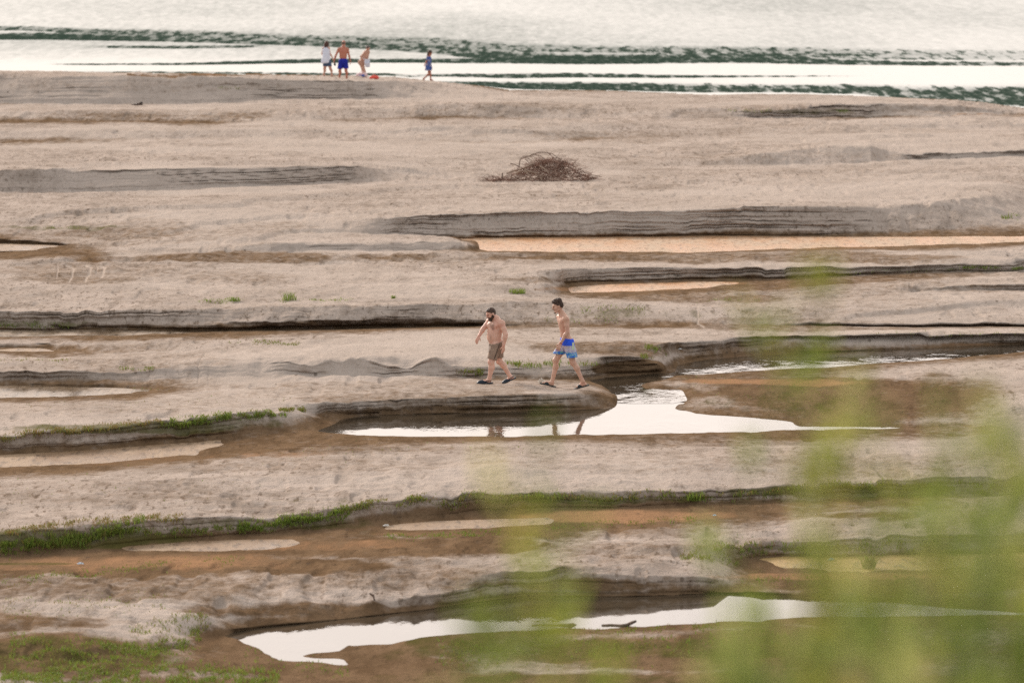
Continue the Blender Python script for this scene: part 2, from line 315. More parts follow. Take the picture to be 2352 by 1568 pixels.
 [(0,1047,-.012),(200,1035,-.012),(400,1020,-.010),(480,1012,-.004),(550,1004,.02),(650,996,.03),(720,994,.01),(760,998,.0),(900,1002,-.005),(1000,1003,-.005),(1176,1002,-.005),(1400,998,-.005),(1600,993,-.005),(1740,990,-.01),(1800,984,-.01),(1900,982,-.01),(2000,981,-.006),(2130,981,.01),(2200,978,.05),(2352,970,.15)],
 [(0,1060,-.02),(200,1052,-.02),(400,1038,-.018),(500,1022,-.008),(560,1016,.02),(720,1000,.04),(900,1007,.04),(1176,1007,.05),(1400,1003,.05),(1600,998,.04),(1740,996,.03),(1800,993,.02),(1900,990,.01),(2000,988,.01),(2130,986,.03),(2352,976,.12)],
 [(0,1074,0.0),(150,1068,.0),(300,1058,.0),(450,1047,.004),(560,1034,.03),(700,1019,.06),(1000,1019,.1),(1400,1015,.12),(1800,1006,.08),(2100,999,.05),(2352,988,.12)],
 [(0,1120,.35),(500,1100,.4),(1000,1080,.42),(1500,1060,.42),(2000,1040,.4),(2352,1030,.4)],
 [(0,1228,.40),(200,1203,.40),(400,1190,.40),(600,1183,.38),(750,1169,.34),(830,1157,.34),(1000,1142,.34),(1176,1133,.34),(1300,1130,.34),(1500,1125,.34),(1700,1117,.34),(1850,1106,.36),(2000,1100,.40),(2352,1086,.42)],
 [(0,1277,.04),(150,1264,.04),(300,1250,.03),(400,1241,.03),(600,1226,.03),(800,1205,.03),(900,1191,.03),(1100,1175,.03),(1300,1168,.04),(1500,1160,.05),(1700,1152,.06),(2000,1141,.07),(2352,1131,.08)],
 [(0,1290,.02),(250,1260,.02),(300,1254,-.012),(450,1248,-.03),(650,1248,-.02),(720,1244,.02),(850,1220,.03),(890,1212,-.012),(1000,1203,-.03),(1250,1195,-.03),(1300,1193,.02),(1600,1180,.05),(2000,1165,.1),(2352,1155,.15)],
 [(0,1310,.05),(300,1274,.02),(520,1267,.005),(700,1258,.02),(900,1220,.01),(1100,1215,.005),(1280,1207,.01),(1400,1200,.04),(1700,1190,.1),(2000,1180,.15),(2352,1170,.2)],
 [(0,1380,.3),(400,1345,.35),(800,1310,.35),(1200,1280,.35),(1500,1262,.35),(1640,1255,.35),(1750,1240,.33),(1900,1235,.33),(2352,1218,.38)],
 [(0,1410,.33),(400,1375,.36),(800,1340,.30),(1200,1315,.38),(1500,1295,.38),(1620,1285,.3),(1690,1284,.06),(1740,1283,-.005),(1800,1282,-.02),(1900,1281,-.02),(2352,1273,-.02)],
 [(0,1440,.35),(200,1432,.36),(400,1420,.30),(500,1412,.22),(600,1402,.17),(750,1388,.17),(900,1372,.20),(1050,1351,.29),(1176,1335,.34),(1326,1322,.34),(1476,1321,.34),(1626,1325,.28),(1680,1331,.12),(1720,1322,.04),(1800,1316,.01),(2000,1314,.005),(2352,1307,.005)],
 [(0,1480,.38),(200,1470,.38),(350,1460,.3),(450,1450,.12),(520,1446,.05),(600,1437,.03),(800,1419,.02),(1000,1394,.02),(1100,1378,.02),(1200,1367,.02),(1350,1365,.02),(1500,1367,.02),(1656,1362,.03),(1750,1356,.08),(2000,1358,.10),(2352,1352,.15)],
 [(0,1500,.38),(200,1490,.36),(400,1475,.2),(480,1465,.05),(515,1461,.0),(540,1455,-.03),(600,1447,-.04),(1000,1402,-.05),(1200,1374,-.05),(1500,1373,-.05),(1656,1367,-.04),(1726,1366,-.02),(1826,1374,-.01),(2026,1384,-.01),(2176,1398,-.005),(2352,1409,-.01)],
 [(0,1520,.38),(300,1500,.25),(450,1485,.08),(515,1465,.01),(560,1462,-.02),(700,1455,-.05),(1000,1430,-.05),(1500,1405,-.05),(1900,1400,-.04),(2100,1402,-.02),(2200,1406,-.01),(2352,1411,-.005)],
 [(0,1535,.38),(300,1525,.25),(500,1500,.08),(610,1498,.0),(680,1500,-.02),(780,1486,-.01),(800,1480,.0),(900,1477,.0),(1000,1459,0),(1176,1450,0),(1326,1444,0),(1476,1439,0),(1676,1432,0),(1876,1419,0),(2026,1414,0),(2176,1412,0),(2352,1414,0)],
 [(0,1545,.38),(400,1530,.2),(600,1510,.02),(640,1507,-.006),(685,1506,-.003),(720,1505,.008),(790,1502,.012),(850,1497,.03),(1000,1480,.06),(1200,1470,.09),(1500,1460,.1),(2000,1435,.12),(2352,1432,.15)],
 [(0,1555,.38),(400,1545,.2),(600,1520,.05),(650,1514,.0),(690,1515,-.012),(740,1519,-.014),(790,1525,-.008),(830,1530,.02),(1000,1520,.08),(2352,1480,.25)],
 [(0,1580,.42),(400,1572,.25),(800,1538,.05),(1000,1550,.12),(2352,1560,.4)],
 [(0,1640,.45),(2352,1640,.45)],
]
pxs = np.concatenate([np.arange(-620, 0, 12.0), np.arange(0, 2352, 2.2), np.arange(2352, 2980, 12.0)])
pys = np.arange(150, 1636, 1.7)
NC, NR = len(pxs), len(pys)
# sketchy edges are never straight: wobble every contour sideways a little
LY = np.zeros((len(L), NC)); LZ = np.zeros((len(L), NC))
for i, ln in enumerate(L):
    a = np.array(ln, float)
    wob = fbm(pxs/160, np.full(NC, i*7.7), 4, 40+i)*(2.0+4.0*(i > 36))
    flat = np.interp(pxs, a[:, 0], a[:, 2])
    wob = wob*np.where(np.abs(flat) < .015, .25, 1.0)
    LY[i] = np.interp(pxs, a[:, 0], a[:, 1]) + wob*.6
    LZ[i] = flat
for i in range(1, len(L)):
    LY[i] = np.maximum(LY[i], LY[i-1]+.35)
# a bank may hang over, but only a little: limit how far a crest stands above the contour in front of it
for i in range(len(L)-2, -1, -1):
    tn = .8 if i == 11 else .40 if i <= 13 else .42 if 31 <= i <= 33 else .55 if i > 46 else .75      # how steep this bank may stand
    kf = 1/(1+(LY[i+1]+434)/F/tn)
    if i == 26: kf = np.where((pxs > 600) & (pxs < 1110) | (pxs > 1930), 1.0, np.interp(pxs, [380, 600], [.78, .98]))
    lim = LZ[i+1] + kf*(LY[i+1]-LY[i])*H/(LY[i+1]+434) + .03
    LZ[i] = np.minimum(LZ[i], lim)
Z = np.zeros((NR, NC))
for j in range(NC):
    Z[:, j] = np.interp(pys, LY[:, j], LZ[:, j])
far = pys[:, None] < LY[0][None, :]
Z = np.where(far, np.minimum(-.25, -.02-(LY[0][None, :]-pys[:, None])*.06), Z)
k = np.array([.12, .76, .12])
Zp = np.pad(Z, ((1, 1), (0, 0)), 'edge'); Z = k[0]*Zp[:-2]+k[1]*Zp[1:-1]+k[2]*Zp[2:]
PX = np.broadcast_to(pxs[None, :], (NR, NC)); PY = np.broadcast_to(pys[:, None], (NR, NC))
X, Y = unproj(PX, PY, Z)
dZ = np.gradient(Z, axis=0); dY = np.gradient(Y, axis=0)
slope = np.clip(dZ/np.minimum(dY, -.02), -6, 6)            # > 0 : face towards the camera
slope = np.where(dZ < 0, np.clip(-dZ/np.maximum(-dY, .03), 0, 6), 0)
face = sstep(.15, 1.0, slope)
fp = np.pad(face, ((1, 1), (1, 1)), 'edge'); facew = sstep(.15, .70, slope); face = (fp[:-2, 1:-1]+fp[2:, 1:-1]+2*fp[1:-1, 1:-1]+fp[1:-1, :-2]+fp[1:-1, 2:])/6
# beds of sand step out of the faces, slumps cut back into them
bed = vnoise(X*.12, Z*17, 60)+.7*vnoise(X*.3, Z*34, 61)
slump = fbm(X*.55, Z*1.5, 4, 63)
nt1 = vnoise(X*.05, Z*9, 64); nt2 = vnoise(X*.09+5, Z*19, 65)
notch = np.exp(-(nt1/.075)**2)*.9 + np.exp(-(nt2/.09)**2)*.45
notch *= sstep(0, .30, fbm(X*.5, Z*2+3, 3, 66)+np.interp(PY, [450, 600], [.08, .26]))
Y = Y - face*(bed*.10 + slump*.36) + face*notch*.26
# humps, wind ripples, footprints
lowf = sstep(.0, .16, Z)
rel = fbm(X/6.0, Y/9.0, 3, 3)*.07 + fbm(X/1.3, Y/1.9, 3, 5)*.036 + fbm(X/.42, Y/.55, 3, 8)*.036*(.5+1.2*sstep(-.15, .25, fbm(X/5, Y/8, 2, 70)))
pit = sstep(.24, .40, vnoise(X/.55, Y/.9, 77))*sstep(0, .3, fbm(X/7, Y/10, 2, 78))
rel -= pit*.045
# trodden, clodded stretches between the smooth ones
rough_ = sstep(-.22, .22, fbm(X/9, Y/14, 3, 130))
cl = fbm(X/.40, Y/.95, 3, 131); cl2 = vnoise(X/.20, Y/.6, 135)
rel += rough_*(np.maximum(cl, -.1)*.045 + cl2*.015)*np.interp(PY, [200, 600, 1100, 1500], [1.1, .95, .75, .65])
rel += fbm(X/2.2, Y/.32, 3, 145)*.034*sstep(860, 1060, PY)*sstep(-.3, .1, fbm(X/8, Y/8, 2, 146))
hol = sstep(.16, .34, vnoise(X/.34+40, Y/1.1, 140))*sstep(-.1, .15, fbm(X/4, Y/8, 2, 141)); rel -= hol*.05
# low scarps that the falling river cut into the flats, facing the near bank
st = 26*np.log(np.maximum(Y, 20)) + fbm(X/17, Y/13, 3, 120)*2.6 + fbm(X/3, Y/4, 2, 121)*.25
fr = st-np.floor(st)
amp = np.interp(Y, [90, 250], [.075, .16])*sstep(-.12, .30, fbm(X/11, Y/15, 3, 122))*sstep(.12, .3, Z)
rel += amp*sstep(0, .07, fr)*(1-fr) - amp*.35
Zb = Z.copy()
Z = Z + rel*np.where(far, 0, .04+.96*lowf)*np.where(np.abs(PY-905) < 30, .6, 1)
Z = Z + np.where(far, 0, fbm(X/.7, Y/2.6, 4, 150)*.012*(1-lowf)*sstep(-.045, -.004, Zb))
# a strip of trampled, dug-over sand behind the walkers
dig = sstep(0, 1, 1-np.abs(PY-835)/16)*sstep(600, 680, PX)*sstep(1090, 1020, PX)
Z = Z + dig*(fbm(X/.8, Y/1.2, 3, 90)*.30 - .03)

def paint(lst, seed, edge=.9):
    out = np.zeros((NR, NC))
    nz = fbm(X/2.2, Y/5.0, 4, seed)*.8
    for cx, cy, rx, ry, s in lst:
        d = np.sqrt(((PX-cx)/rx)**2 + ((PY-cy)/ry)**2) + nz
        out = np.maximum(out, s*sstep(1.15, .45, d))
    return out
ORA = [(300,1050,400,22,.45),(640,1048,260,14,.55),(350,1292,420,24,.75),(820,1252,260,16,.55),(1360,1186,270,15,.85),(1000,1226,200,8,.5),
       (1760,876,210,9,.9),(1450,664,230,8,.8),(1650,651,140,6,.6),(1650,560,620,16,.5),(1250,548,260,3.5,1.0),(1950,1322,280,8,.75),(1400,545,500,3,.9),
       (620,174,360,4,.6),(2250,262,120,3,.6),(150,600,160,14,.35),(60,1302,160,10,.6),(2200,790,160,6,.5)]
WET = [(1900,912,520,62,.80),(560,590,560,15,.65),(140,585,260,22,.75),(1800,590,640,17,.6),(1500,682,300,12,.6),(760,1030,460,26,.55),(1150,748,800,9,.6),(1700,800,700,24,.6),
       (250,1300,560,28,.85),(900,1255,560,26,.7),(150,1500,460,80,.75),(750,1530,560,45,.95),(1600,1500,1000,60,.85),(900,1400,620,22,.6),(2050,1335,480,30,.8),(1500,1180,700,14,.6),
       (180,640,230,14,.5),(300,268,330,13,.55),(1250,325,300,6,.35),(600,1015,260,14,.5),(100,880,420,12,.6),(200,760,420,12,.6),(500,905,520,14,.35),(1300,1345,420,18,.6),
       (1180,925,340,20,.55),(1000,880,500,10,.3),(100,1270,300,22,.5),(620,174,420,5,.8),(250,535,330,14,.5),(1650,645,500,10,.5),(2200,660,260,8,.5),(1750,752,600,9,.55),
       (300,540,600,40,.38),(250,262,500,22,.36),(1200,240,300,14,.36),(1350,310,500,16,.38),(2000,300,450,14,.32),(1900,400,500,16,.28),(300,622,400,30,.42),(1000,600,600,12,.36),(1900,650,520,40,.40),(1500,742,700,16,.42),(1900,700,480,30,.33),
       (300,830,420,30,.37),(900,888,620,18,.42),(300,930,420,30,.34),(1000,915,420,14,.5),(700,1064,740,25,.33),(300,1130,560,30,.26),(1300,1062,900,25,.26),(1900,1060,520,40,.3),(250,1350,520,46,.42),(900,1320,620,40,.32),(1400,1262,420,30,.32),(100,1430,340,44,.5),
       (1300,1572,1500,46,.85),(350,200,520,22,.33),(1300,255,700,8,.3),(1950,250,420,14,.4),(1850,362,360,16,.3),(700,470,900,14,.22),(1600,500,700,10,.2),(1100,840,300,20,.3)]
GRE = [(1400,1560,900,34,.5),(1900,925,330,34,.5),(1500,1500,760,44,.65),(250,1500,420,60,.55),(150,1238,320,22,.8),(650,1200,260,16,.6),(1300,1148,560,16,.75),(1900,1125,420,18,.7),(300,985,330,14,.75),(560,975,160,14,.6),
       (1850,1255,260,14,.7),(120,740,180,10,.6),(1450,722,260,16,.45),(1600,630,300,8,.35),(2150,620,250,6,.4),(150,520,200,5,.55),(80,1294,130,4,.7),(1900,252,180,7,.5),(900,1225,160,8,.3),(2000,1300,330,12,.4),(1900,760,420,14,.3)]
wetv = sstep(.26, .02, Zb + fbm(X/3, Y/6, 3, 21)*.12)*.75
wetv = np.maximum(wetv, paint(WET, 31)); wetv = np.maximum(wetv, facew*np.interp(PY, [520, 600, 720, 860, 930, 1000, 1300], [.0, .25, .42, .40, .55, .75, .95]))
wetv = np.minimum(wetv + np.interp(PY, [900, 1250, 1568], [0, .14, .20]), 1.2)
wetv = np.maximum(wetv, sstep(1.1, .8, np.sqrt(((PX-1455)/85)**2+((PY-848)/20)**2)+fbm(X/1.2, Y/3, 3, 160)*.8)*.95)
orav = paint(ORA, 32); grev = paint(GRE, 33)
# strokes rubbed into the sand
def zs(x, y): return ((120+x/5.345)*.5742, (1030+y/5.345)*.5742)
STROKES = [([zs(585,190),zs(600,255),zs(602,320),zs(570,385)],1.6),([zs(770,180),zs(890,200),zs(945,250),zs(905,350),zs(840,480)],2.6),([zs(1190,190),zs(1320,235),zs(1280,310),zs(1215,390),zs(1185,480)],2.8),
           ([zs(1425,195),zs(1455,240),zs(1415,315)],1.6),([zs(1500,190),zs(1600,215),zs(1585,280),zs(1540,350),zs(1515,415)],2.8),([zs(680,322),zs(770,318)],1.2),([zs(380,280),zs(540,250)],.8),
           ([(1601,707),(1604,730),(1603,744),(1616,751)],2.0),([(455,880),(456,835),(470,812),(530,808)],1.3),([(480,885),(478,860)],1.5)]
trk = np.zeros((NR, NC))
for pts, w in STROKES:
    for (x0, y0), (x1, y1) in zip(pts[:-1], pts[1:]):
        dx, dy = x1-x0, y1-y0
        t = np.clip(((PX-x0)*dx+(PY-y0)*dy)/(dx*dx+dy*dy), 0, 1)
        d = np.hypot(PX-x0-t*dx, PY-y0-t*dy)
        trk = np.maximum(trk, sstep(w*1.3, w*.5, d))
Z = Z - trk*.02
GX, GY, GZ = X, Y, Z
V = np.stack([X, Y, Z], -1).reshape(-1, 3)
mesh_np('sandbar', V, grid_faces(NR, NC)[:, ::-1], M_SAND,
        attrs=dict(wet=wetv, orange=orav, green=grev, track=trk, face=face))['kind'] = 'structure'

def ground_at(px, py):
    """nearest ground vertex to a sketch point"""
    j = int(np.argmin(np.abs(pxs-px))); i = int(np.clip(round((py-pys[0])/1.7), 0, NR-1))
    return Vector((GX[i, j], GY[i, j], GZ[i, j]))
def ground_z(x, y):
    """height of the sand under a world point"""
    px = 1176 + F*x/(y*CP + 0.0) * 1.0
    px = 1176 + F*x/math.hypot(y, 0)*CP if y else 1176
    t = y*CP + H*SP
    px = 1176 + F*x/t
    j = int(np.argmin(np.abs(pxs-px)))
    ys = GY[::-1, j]
    ok = np.maximum.accumulate(ys)
    return float(np.interp(y, ok, GZ[::-1, j]))

# ------------------------------------------------------------------ the bank the photographer stands on
def bank_h(y):
    return np.interp(y, [-14, 4.5, 6.0, 9, 14, 22, 30, 45, 75, 77, 84], [10.75, 10.7, 10.4, 8.9, 6.4, 3.2, 1.6, .8, .42, -.4, -.8])
ex = np.linspace(-45, 45, 91); ey = np.concatenate([np.linspace(-14, 20, 69), np.linspace(21, 84, 43)])
EX, EY = np.meshgrid(ex, ey)
EZ = bank_h(EY) + fbm(EX/3, EY/3, 4, 200)*np.interp(EY, [0, 10, 60, 70], [.12, .3, .1, .0])
mesh_np('embankment', np.stack([EX, EY, EZ], -1).reshape(-1, 3), grid_faces(len(ey), len(ex)),
        simple_mat('earth', (.10, .085, .045), (.05, .065, .02), 1.5, .9, .4, .05))['kind'] = 'structure'
def bank_z(x, y):
    return float(bank_h(y))

# ------------------------------------------------------------------ water
rx = np.arange(-900, 3260, 8.0); ry = np.concatenate([np.arange(-400, -60, 6.0), np.arange(-60, 275, 1.0)])
RPX, RPY = np.meshgrid(rx, ry)
RX, RY = unproj(RPX, RPY, 0.0)
BANDS = [  # (x, centre y, half height, strength)
 [(0,66,5,.7),(60,66,5,.7),(200,72,6,.6),(450,80,9,.6),(700,88,7,.5),(1000,95,8,.4),(1176,110,9,.5),(1400,114,8,.5),(1700,117,10,.55),(2000,126,12,.5),(2352,128,12,.25)],
 [(0,85,7,1.1),(120,84,8,1.1),(300,88,7,.9),(450,92,6,.7),(600,97,6,.7),(760,100,8,.7),(1000,112,12,.55),(1176,133,13,.95),(1300,137,11,1.2),(1476,136,11,1.0),(1600,132,13,.85),(1776,133,13,.9),(1900,142,7,.9),(2100,146,5,.85),(2352,147,5,.55)],
 [(180,108,3,0),(260,108,3,.6),(420,109,3.5,.9),(560,107,3,.7),(640,104,3,0)],
 [(100,148,1.5,0),(160,148,2,.7),(300,148,2,.8),(450,147,3,1.0),(600,143,4,1.1),(740,140,5,1.1),(850,140,4.5,1.1),(1000,140,5,1.0),(1100,140,6,1.0),(1250,142,4,0)],
 [(900,174,2,0),(1000,173,3,.8),(1176,175,5.5,.9),(1300,173,5,.9),(1450,175,4.5,.9),(1600,176,3,.9),(1900,175,1.5,.4),(2000,175,1,0)],
 [(1060,190,3,.7),(1176,197,8,1.1),(1400,199,9,1.1),(1600,203,10,.75),(1800,204,9,.75),(1976,206,11,.8),(2100,215,15,.8),(2352,222,24,.8),(2700,240,30,.7)],
 [(-300,163,1,0),(150,165,1.5,.3),(350,166,2,.6),(900,172,3,.7),(1000,178,3,0)],
]
dark = np.zeros_like(RPX)
for b in BANDS:
    a = np.array(b, float)
    cy = np.interp(RPX, a[:, 0], a[:, 1]); hh = np.interp(RPX, a[:, 0], a[:, 2]); st = np.interp(RPX, a[:, 0], a[:, 3], left=a[0, 3], right=a[-1, 3])
    q = (RPY-cy)/hh
    m_ = np.where(q < 0, sstep(-1.5, -.3, q), sstep(1.12, .85, q))
    dark = np.maximum(dark, st*m_)
dark = np.where(RPY < 20, dark*0, dark)
smooth_ = np.interp(RPY, [100, 130, 150, 200], [1, .75, .3, .3])
ripple = np.where(RPY < 60, 1.0, smooth_)*(.75+.5*fbm(RX/20, RY/60, 3, 300))
mesh_np('river', np.stack([RX, RY, np.zeros_like(RX)], -1).reshape(-1, 3), grid_faces(len(ry), len(rx))[:, ::-1], M_RIVER,
        attrs=dict(dark=dark, ripple=ripple))['kind'] = 'structure'

def pool(name, far_line, near_line, mat, z=0.0, n=40):
    fa, na = np.array(far_line, float), np.array(near_line, float)
    xs = np.linspace(min(fa[0, 0], na[0, 0]), max(fa[-1, 0], na[-1, 0]), n)
    yf = np.interp(xs, fa[:, 0], fa[:, 1]); yn = np.interp(xs, na[:, 0], na[:, 1])
    rows = np.linspace(0, 1, 8)[:, None]
    PYs = yf[None]*(1-rows)+yn[None]*rows; PXs = np.broadcast_to(xs[None], PYs.shape)
    x, y = unproj(PXs, PYs, z)
    o = mesh_np(name, np.stack([x, y, np.full_like(x, z)], -1).reshape(-1, 3), grid_faces(8, n)[:, ::-1], mat)
    o['kind'] = 'structure'; return o
pool('pool', [(640,975),(800,942),(1340,928),(1450,923),(1560,923),(1700,938),(1900,958),(2180,972)], [(640,1000),(1000,1006),(1500,1000),(1850,992),(2180,986)], M_POOL, -.003)
pool('stream', [(1300,866),(1450,855),(1550,826),(1700,806),(2026,796),(2500,776)], [(1300,890),(1390,925),(1450,926.5),(1560,926),(1620,905),(1640,870),(1760,858),(2100,838),(2500,806)], M_STREAM)
pool('pool', [(480,1440),(800,1405),(1000,1385),(1200,1360),(1656,1352),(2000,1370),(2500,1400)], [(480,1500),(700,1535),(850,1535),(1000,1475),(1300,1455),(2000,1420),(2500,1420)], M_POOL)
pool('pool', [(-500,878),(200,884),(420,890)], [(-500,920),(200,916),(420,904)], M_FILM_WHITE)
pool('pool', [(-500,752),(480,754)], [(-500,782),(300,776),(480,770)], M_FILM_WHITE)
pool('pool', [(-500,796),(230,798)], [(-500,812),(230,810)], M_FILM_PALE)
pool('pool', [(-500,554),(190,556)], [(-500,590),(190,572)], M_FILM_PALE)
pool('silt_pool', [(1020,543),(1500,543),(1970,538),(2500,540)], [(1020,584),(1500,584),(2000,571),(2500,556)], M_FILM_PEACH)
pool('silt_pool', [(1280,655),(1620,645),(1790,643)], [(1280,680),(1450,673),(1790,659)], M_FILM_PEACH)
pool('silt_pool', [(-500,1060),(0,1044),(400,1016),(580,1004)], [(-500,1095),(0,1075),(300,1060),(580,1034)], M_FILM_PALE)
pool('silt_pool', [(820,1208),(1000,1196),(1320,1186)], [(820,1226),(1100,1219),(1320,1210)], M_FILM_PALE)
pool('silt_pool', [(250,1250),(450,1238),(740,1238)], [(250,1278),(520,1271),(740,1260)], M_FILM_PALE)
pool('silt_pool', [(1640,1280),(1900,1276),(2600,1264)], [(1640,1322),(2000,1318),(2600,1306)], M_FILM_GOLD)

# ------------------------------------------------------------------ people: smooth bodies from blended solids
class Solid:
    def __init__(s, lo, hi, vox):
        s.lo = np.array(lo, np.float32); s.v = vox
        s.n = np.ceil((np.array(hi)-np.array(lo))/vox).astype(int)+1
        s.D = np.full(s.n, .3, np.float32)
    def pts(s, a, b):
        ax = [s.lo[i]+s.v*np.arange(a[i], b[i], dtype=np.float32) for i in range(3)]
        return np.stack(np.meshgrid(*ax, indexing='ij'), -1)
    def box(s, lo, hi, m):
        a = np.clip(np.floor((np.array(lo)-m-s.lo)/s.v).astype(int), 0, s.n)
        b = np.clip(np.ceil((np.array(hi)+m-s.lo)/s.v).astype(int)+1, 0, s.n); return a, b
    def comb(s, lo, hi, fn, k, op):
        a, b = s.box(lo, hi, .05+k)
        if np.any(b <= a): return
        sl = tuple(slice(a[i], b[i]) for i in range(3))
        d = fn(s.pts(a, b)); e = s.D[sl]
        if op == 'add':
            h = np.maximum(k-np.abs(d-e), 0)/max(k, 1e-6); s.D[sl] = np.minimum(d, e)-h*h*k/4
        else:
            d = -d; h = np.maximum(k-np.abs(d-e), 0)/max(k, 1e-6); s.D[sl] = np.maximum(d, e)+h*h*k/4
    def cone(s, a, b, ra, rb, k=.02, op='add'):
        a = np.array(a, np.float32); b = np.array(b, np.float32); ba = b-a; l2 = max(float(ba@ba), 1e-9)
        def fn(P):
            pa = P-a; t = np.clip((pa@ba)/l2, 0, 1)
            return np.linalg.norm(pa-t[..., None]*ba, axis=-1)-(ra+t*(rb-ra))
        r = max(ra, rb); s.comb(np.minimum(a, b)-r, np.maximum(a, b)+r, fn, k, op)
    def ell(s, c, r, ax=None, k=.02, op='add'):
        c = np.array(c, np.float32); r = np.array(r, np.float32); R = np.eye(3, dtype=np.float32) if ax is None else np.array(ax, np.float32)
        def fn(P):
            q = (P-c)@R.T
            k0 = np.linalg.norm(q/r, axis=-1); k1 = np.linalg.norm(q/(r*r), axis=-1)
            return k0*(k0-1)/np.maximum(k1, 1e-6)
        m = float(r.max()); s.comb(c-m, c+m, fn, k, op)
    def cut(s, p, n, inside_keep=True):
        n = np.array(n, np.float32); n /= np.linalg.norm(n)
        P = s.pts([0, 0, 0], s.n); s.D = np.maximum(s.D, (P-np.array(p, np.float32))@n)
    def inter_out(s, other):
        pass
    def mesh(s, name, mat, parent, sm=1):
        D = s.D; n = np.array(D.shape)
        D[0] = D[-1] = .3; D[:, 0] = D[:, -1] = .3; D[:, :, 0] = D[:, :, -1] = .3
        ins = D < 0
        cnt = np.zeros(n-1, np.float32); acc = np.zeros((*(n-1), 3), np.float32)
        c = [(0, 0, 0), (1, 0, 0), (0, 1, 0), (1, 1, 0), (0, 0, 1), (1, 0, 1), (0, 1, 1), (1, 1, 1)]
        def cor(a, o): return a[o[0]:n[0]-1+o[0], o[1]:n[1]-1+o[1], o[2]:n[2]-1+o[2]]
        for i in range(8):
            for j in range(i+1, 8):
                if sum(abs(c[i][q]-c[j][q]) for q in range(3)) != 1: continue
                A, B = cor(D, c[i]), cor(D, c[j]); x = (A < 0) != (B < 0)
                if not x.any(): continue
                t = np.where(x, A/(A-B+1e-12), 0)
                for q in range(3):
                    acc[..., q] += np.where(x, c[i][q]+t*(c[j][q]-c[i][q]), 0)
                cnt += x
        m = cnt > 0; idx = np.full(cnt.shape, -1, np.int64); idx[m] = np.arange(m.sum())
        cell = np.argwhere(m).astype(np.float32); Vv = s.lo+s.v*(cell+acc[m]/cnt[m][:, None])
        Fs = []
        for ax in range(3):
            u, w = (ax+1) % 3, (ax+2) % 3
            sl0 = [slice(None)]*3; sl1 = [slice(None)]*3; sl0[ax] = slice(0, -1); sl1[ax] = slice(1, None)
            x = ins[tuple(sl0)] != ins[tuple(sl1)]
            e = np.argwhere(x); e = e[(e[:, u] > 0) & (e[:, w] > 0)]
            first = ins[tuple(e.T)]
            def g(du, dw):
                q = e.copy(); q[:, u] -= du; q[:, w] -= dw; return idx[tuple(q.T)]
            quad = np.stack([g(1, 1), g(0, 1), g(0, 0), g(1, 0)], -1)
            quad[~first] = quad[~first][:, ::-1]; Fs.append(quad)
        Fq = np.concatenate(Fs); Fq = Fq[(Fq >= 0).all(1)]
        for _ in range(sm):        # relax
            a = np.zeros_like(Vv); k_ = np.zeros(len(Vv), np.float32)
            for p in range(4):
                np.add.at(a, Fq[:, p], Vv[Fq[:, (p+1) % 4]]); np.add.at(k_, Fq[:, p], 1)
            Vv = .5*Vv+.5*a/np.maximum(k_, 1)[:, None]
        return mesh_np(name, Vv, Fq, mat, parent)

def A3(*v): return np.array(v, float)
def unit(v): v = np.array(v, float); return v/np.linalg.norm(v)

def skin_mat(name, a, b, red, hair=None):
    m = NB(name); v = m.coords()
    n = m.noise(v, 9, 4); c = m.mix(m.rng(n, .35, .65), a, b)
    c = m.mix(m.math('MULTIPLY', m.rng(m.noise(v, 4, 2), .5, .7), .45), c, red)
    if hair:
        hn = m.noise(v, 60, 3, .7)
        for (cx, cy, cz), (rx_, ry_, rz_), st in hair:
            mp = m.n('ShaderNodeMapping'); m.link(m.n('ShaderNodeTexCoord').outputs['Object'], mp.inputs[0])
            mp.vector_type = 'POINT'; mp.inputs[1].default_value = (-cx/rx_, -cy/ry_, -cz/rz_); mp.inputs[3].default_value = (1/rx_, 1/ry_, 1/rz_)
            ln = m.n('ShaderNodeVectorMath', _operation='LENGTH'); m.link(mp.outputs[0], ln.inputs[0])
            k = m.rng(m.math('ADD', ln.outputs['Value'], m.math('MULTIPLY', m.math('SUBTRACT', hn, .5), 1.2)), .45, 1.1, st, 0)
            c = m.mix(k, c, (.10, .055, .035))
    m.base(c); m.rough(.5); m.p.inputs['Specular IOR Level'].default_value = .35
    m.p.inputs['Subsurface Weight'].default_value = .08; m.p.inputs['Subsurface Radius'].default_value = (.02, .008, .004)
    m.link(m.bump(m.noise(v, 70, 2), .15, .004), m.p.inputs['Normal'])
    return m.m

def head_solid(s, c, hf, hu, sc=1.0, nose=True):
    hl = np.cross(hu, hf); ax = np.stack([hl, hf, hu]); q = lambda l, f, u: c+sc*(l*hl+f*hf+u*hu)
    s.ell(q(0, -.012, .022), A3(.074, .097, .094)*sc, ax, .01)
    s.ell(q(0, .028, -.042), A3(.056, .060, .070)*sc, ax, .03)
    s.cone(q(-.014, .066, -.098), q(.014, .066, -.098), .020*sc, .020*sc, .02)
    for g in (-1, 1):
        s.cone(q(g*.050, .0, -.055), q(g*.018, .062, -.095), .022*sc, .020*sc, .02)
        s.ell(q(g*.040, .058, -.022), A3(.022, .020, .022)*sc, ax, .02)
        s.cone(q(g*.014, .086, .030), q(g*.042, .066, .028), .012*sc, .010*sc, .012)
        s.ell(q(g*.030, .090, .010), A3(.013, .012, .009)*sc, ax, .01, 'sub')
        s.ell(q(g*.077, -.008, -.006), A3(.011, .021, .031)*sc, ax, .008)
        s.ell(q(g*.012, .097, -.026), A3(.009, .010, .008)*sc, ax, .006)
    s.cone(q(0, .090, .018), q(0, .110, -.022), .008*sc, .013*sc, .01)
    s.cone(q(-.016, .087, -.058), q(.016, .087, -.058), .008*sc, .008*sc, .006)
    s.cone(q(-.014, .084, -.070), q(.014, .084, -.070), .009*sc, .009*sc, .006)
    return q, ax
